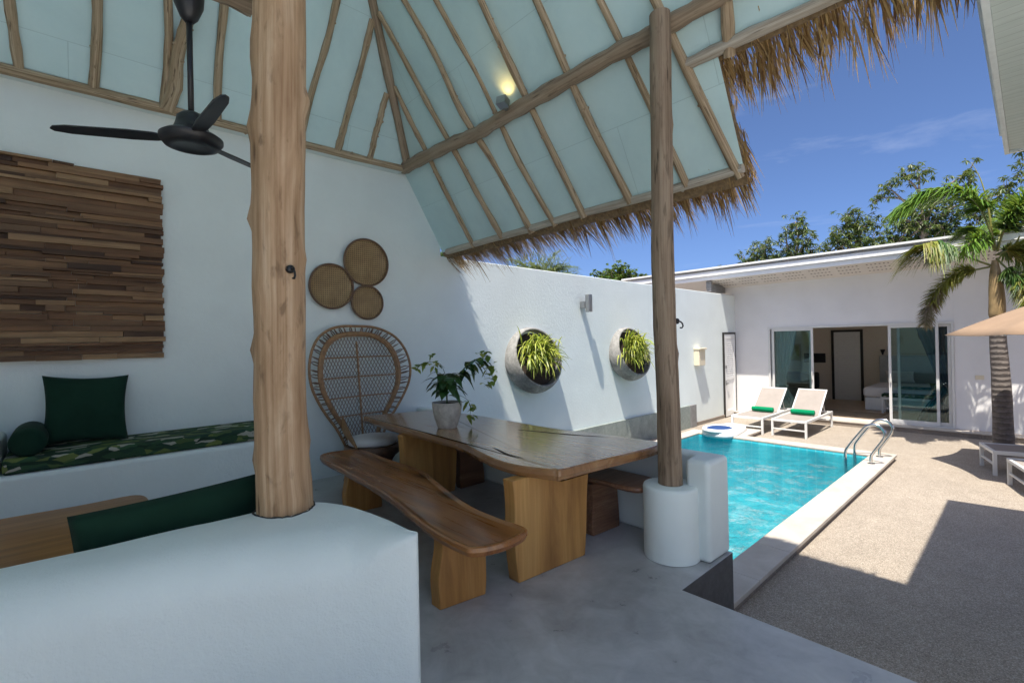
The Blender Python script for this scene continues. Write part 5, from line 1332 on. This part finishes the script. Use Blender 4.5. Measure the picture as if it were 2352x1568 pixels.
frond([(0.439, 3.016), (0.301, 2.794), (0.124, 2.573), (-0.006, 2.282), (-0.067, 1.983)], -.4, 620, .2, .32, [(M_FRONDD, 0, .6), (M_FRONDY, .45, 1)], 5, 1, .35, .012, .24)
frond([(0.409, 3.073), (0.294, 3.157), (0.128, 3.191), (-0.092, 3.131), (-0.368, 2.892)], .3, 480, .22, .42, [(M_FRONDY, 0, .6), (M_FROND, .4, 1)], 6, 1, .45, .013, .24)
frond([(0.465, 3.205), (0.552, 3.492), (0.644, 3.628), (0.754, 3.683), (0.874, 3.628)], .5, 420, .25, .42, [(M_FROND, 0, .6), (M_FRONDD, .3, 1)], 7, .2, .6, .014, .22)
frond([(0.46, 3.168), (0.57, 3.352), (0.718, 3.352), (0.846, 3.205)], -.5, 200, .22, .40, [(M_FROND, 0, 1)], 8, 1, .5, .013, .2)
frond([(0.423, 3.168), (0.386, 3.536), (0.276, 3.904), (0.092, 4.226)], .9, 220, .25, .45, [(M_FROND, 0, 1)], 9, .2, .5, .014, .3)
frond([(0.442, 3.076), (0.276, 3.168), (0.0, 2.984), (-0.276, 2.524)], .9, 240, .22, .36, [(M_FRONDD, 0, 1)], 10, 1, .4, .013, .24)
obj("spear_leaf", MB().tube(spline([(12.788, 0.47, 3.168), (12.788, 0.525, 3.935), (12.788, 0.618, 4.517), (12.788, 0.747, 4.907)], 16), [.022 - .019 * i / 16 for i in range(17)], 7), M_FRONDY, pm, smooth=True)

# ------------------------------------------------------------------ trees beyond the walls
def tree(name, label, group, base, trunk_top, crowns, n_leaf, L, w, mat, seed, bark=M_BARK, trunk_r=.16):
    t = thing(name, base, label, "tree", group); rr = random.Random(seed); b0 = Vector(base); tt = Vector(trunk_top)
    obj("trunk", MB().tube(spline([b0, b0.lerp(tt, .5) + Vector((rr.uniform(-.2, .2), rr.uniform(-.2, .2), 0)), tt], 14), [trunk_r * (1 - .55 * i / 14) for i in range(15)], 10, True, .1, seed), bark, t, smooth=True)
    br = MB(); lf = MB()
    crowns = list(crowns) + [(tt.x + rr.uniform(-.3, .5), tt.y + rr.uniform(-1.0, 1.0), tt.z + rr.uniform(-.9, .1), .5) for _ in range(6 if name == 'leafy_tree' and base[0] > 20 else 0)]
    for (cx, cy, cz, cr_) in crowns:
        c_ = Vector((cx, cy, cz)); br.tube(spline([tt - Vector((0, 0, rr.uniform(0, .6))), tt.lerp(c_, .5) + Vector((rr.uniform(-.2, .2), rr.uniform(-.2, .2), rr.uniform(-.1, .3))), c_], 8), [trunk_r * .26 * (1 - .8 * i / 8) + .008 for i in range(9)], 6)
        nc = max(4, int(n_leaf * cr_ * cr_))
        for _ in range(nc):
            d = Vector((rr.gauss(0, 1), rr.gauss(0, 1), rr.gauss(0, 1))).normalized(); rad = cr_ * rr.uniform(.15, 1.15) ** .8; p = c_ + Vector((d.x * rad, d.y * rad, d.z * rad))
            if rr.random() < .35: br.tube([c_.lerp(p, .3), c_.lerp(p, .7) + Vector((0, 0, .03)), p], [.014, .010, .005], 4, False)
            k = rr.randint(6, 10)
            for q in range(k):
                a = 2 * PI * q / k + rr.uniform(-.3, .3); v = Vector((math.cos(a), math.sin(a), rr.uniform(-1.5, .6))).normalized(); ll = L * rr.uniform(.7, 1.2)
                sd = v.cross(Vector((0, 0, 1))).normalized(); b_ = len(lf.v); e = p + v * ll - Vector((0, 0, .25 * ll)); md = p + v * ll * .5
                for z_ in (p, md - sd * w * ll, e, md + sd * w * ll): lf.vert(z_)
                lf.face((b_, b_ + 1, b_ + 2, b_ + 3))
    obj("branches", br, bark, t, smooth=True); obj("crown", lf, mat, t)
    return t
GR = "trees beyond the villa roof"
tree("leafy_tree", "sparse leafy tree over the roof, farthest left behind the villa", GR, (22, 8.4, ZD), (22, 8.2, 4.3), [(22, 8.5, 5.0, .5), (22, 8.05, 5.35, .55), (21.8, 7.6, 5.5, .45), (22, 7.8, 4.9, .6), (22, 7.2, 4.7, .55), (22.2, 8.6, 4.6, .5)], 150, .17, .17, M_TREE, 101)
tree("leafy_tree", "upright leafy tree with a tall top, second from the left behind the villa", GR, (22, 6.6, ZD), (22, 6.6, 4.8), [(22, 6.55, 6.35, .45), (22, 6.3, 5.9, .5), (21.9, 6.85, 5.9, .4), (22, 6.2, 5.3, .55), (22.1, 6.9, 5.2, .5), (22, 6.5, 4.8, .6), (22, 5.9, 4.8, .5)], 150, .17, .17, M_TREE, 102)
tree("leafy_tree", "broad leafy tree with a pointed crown, behind the middle of the villa roof", GR, (22, 4.7, ZD), (22, 4.6, 4.9), [(22, 4.75, 6.25, .45), (21.9, 4.5, 5.85, .5), (22, 4.1, 5.7, .5), (22, 5.1, 5.4, .6), (22, 4.6, 5.3, .65), (22, 3.9, 5.1, .6), (22.1, 5.4, 4.9, .5), (22, 4.4, 4.8, .6)], 150, .17, .17, M_TREE, 103)
tree("leafy_tree", "tallest leafy tree with bare upper branches, rising behind the palm", GR, (22, 2.4, ZD), (22, 2.5, 5.6), [(22, 3.45, 6.95, .38), (21.9, 3.0, 7.2, .40), (22, 2.6, 7.25, .42), (22, 3.75, 6.65, .32), (22, 1.9, 6.1, .6), (22, 2.5, 5.9, .7), (22, 3.1, 5.6, .65), (22, 1.4, 6.9, .45), (22, 1.2, 5.6, .7), (22, 2.0, 5.2, .7), (22, 3.2, 4.9, .6)], 150, .17, .17, M_TREE, 104, trunk_r=.2)
tree("leafy_tree", "dark leafy tree at the right edge behind the palm crown", GR, (22, .2, ZD), (22, .2, 4.8), [(22, .5, 6.0, .6), (22, -.1, 6.6, .6), (22, .7, 5.2, .7), (22, -.1, 5.3, .8), (22.0, .1, 7.3, .25), (22, -1.0, 6.0, .8)], 150, .17, .17, M_TREE, 105)
tree("leafy_tree", "small distant treetop just above the villa roof left of the others", GR, (24, 10.3, ZD), (24, 10.3, 4.4), [(24, 10.3, 5.0, .42), (24, 9.85, 4.9, .34), (24, 10.7, 4.8, .3)], 150, .17, .17, M_TREE, 106)
tree("round_tree", "bright green rounded treetop rising over the middle of the pool wall", "trees beyond the pool wall", (17.6, 12.2, ZD), (17.6, 12.3, 3.6), [(17.6, 12.3, 4.35, .75), (17.1, 12.8, 4.15, .6), (18.1, 11.8, 4.15, .6), (17.6, 12.3, 3.8, .9)], 480, .12, .34, M_TREE2, 107)
tree("leafy_tree", "bright green bush seen between the wall and the thatch corner", "trees beyond the pool wall", (5.4, 8.2, ZD), (5.4, 8.2, 2.2), [(5.2, 8.1, 3.2, .45), (5.6, 8.3, 3.1, .5), (4.9, 7.8, 3.35, .35)], 260, .09, .32, M_TREE2, 108, trunk_r=.08)
# feathery palm behind the pool wall
ap = thing("feather_palm", (9.7, 9.3, ZD), "feathery areca palm behind the pool wall under the thatch fringe", "palm tree")
obj("trunk", MB().tube([(9.7, 9.3, ZD), (9.65, 9.3, 1.5), (9.6, 9.25, 3.25)], [.13, .10, .08], 10), M_PALMTRUNK, ap, smooth=True)
rr = random.Random(77); mr = MB(); mlf = MB()
for i in range(110):
    a = 2 * PI * i / 110 + rr.uniform(-.2, .2); el = rr.uniform(-.1, 1.15); L = rr.uniform(.7, 1.25); v = Vector((math.cos(a) * math.cos(el), math.sin(a) * math.cos(el), math.sin(el))); p = Vector((9.6, 9.25, 3.2)); P = [p.copy()]
    for s in range(10): p = p + v * L / 10; v = (v + Vector((0, 0, -.13))).normalized(); P.append(p.copy())
    mr.tube(P, [.016 - .0013 * q for q in range(11)], 5, False)
    for s in range(2, 11):
        d = (P[s] - P[s - 1]).normalized(); sd = d.cross(Vector((0, 0, 1))).normalized()
        for q in range(10):
            p0 = P[s - 1].lerp(P[s], q / 10); sg = 1 if q % 2 else -1; vv = (sd * sg + d * .8 + Vector((0, 0, rr.uniform(-.1, .35)))).normalized(); ll = rr.uniform(.28, .42) * (1.1 - .05 * s)
            mlf.blade([p0, p0 + vv * ll * .5, p0 + vv * ll - Vector((0, 0, .35 * ll))], .009, vv.cross(Vector((0, 0, 1))).normalized(), .1)
for _ in range(2600):
    d = Vector((rr.gauss(0, 1), rr.gauss(0, 1), abs(rr.gauss(0, .8)) - .25)).normalized(); p = Vector((9.55, 9.25, 3.0)) + Vector((d.x * 1.2, d.y * 1.2, d.z * 1.15)) * rr.uniform(.6, 1.0)
    v = (d + Vector((rr.gauss(0, .5), rr.gauss(0, .5), rr.gauss(-.3, .4)))).normalized(); ll = rr.uniform(.18, .34)
    mlf.blade([p, p + v * ll * .5, p + v * ll - Vector((0, 0, .3 * ll))], .010, v.cross(Vector((0, .1, 1))).normalized(), .1)
obj("frond_stem", mr, M_STEMP, ap, smooth=True); obj("crown", mlf, M_PALMTOP, ap)
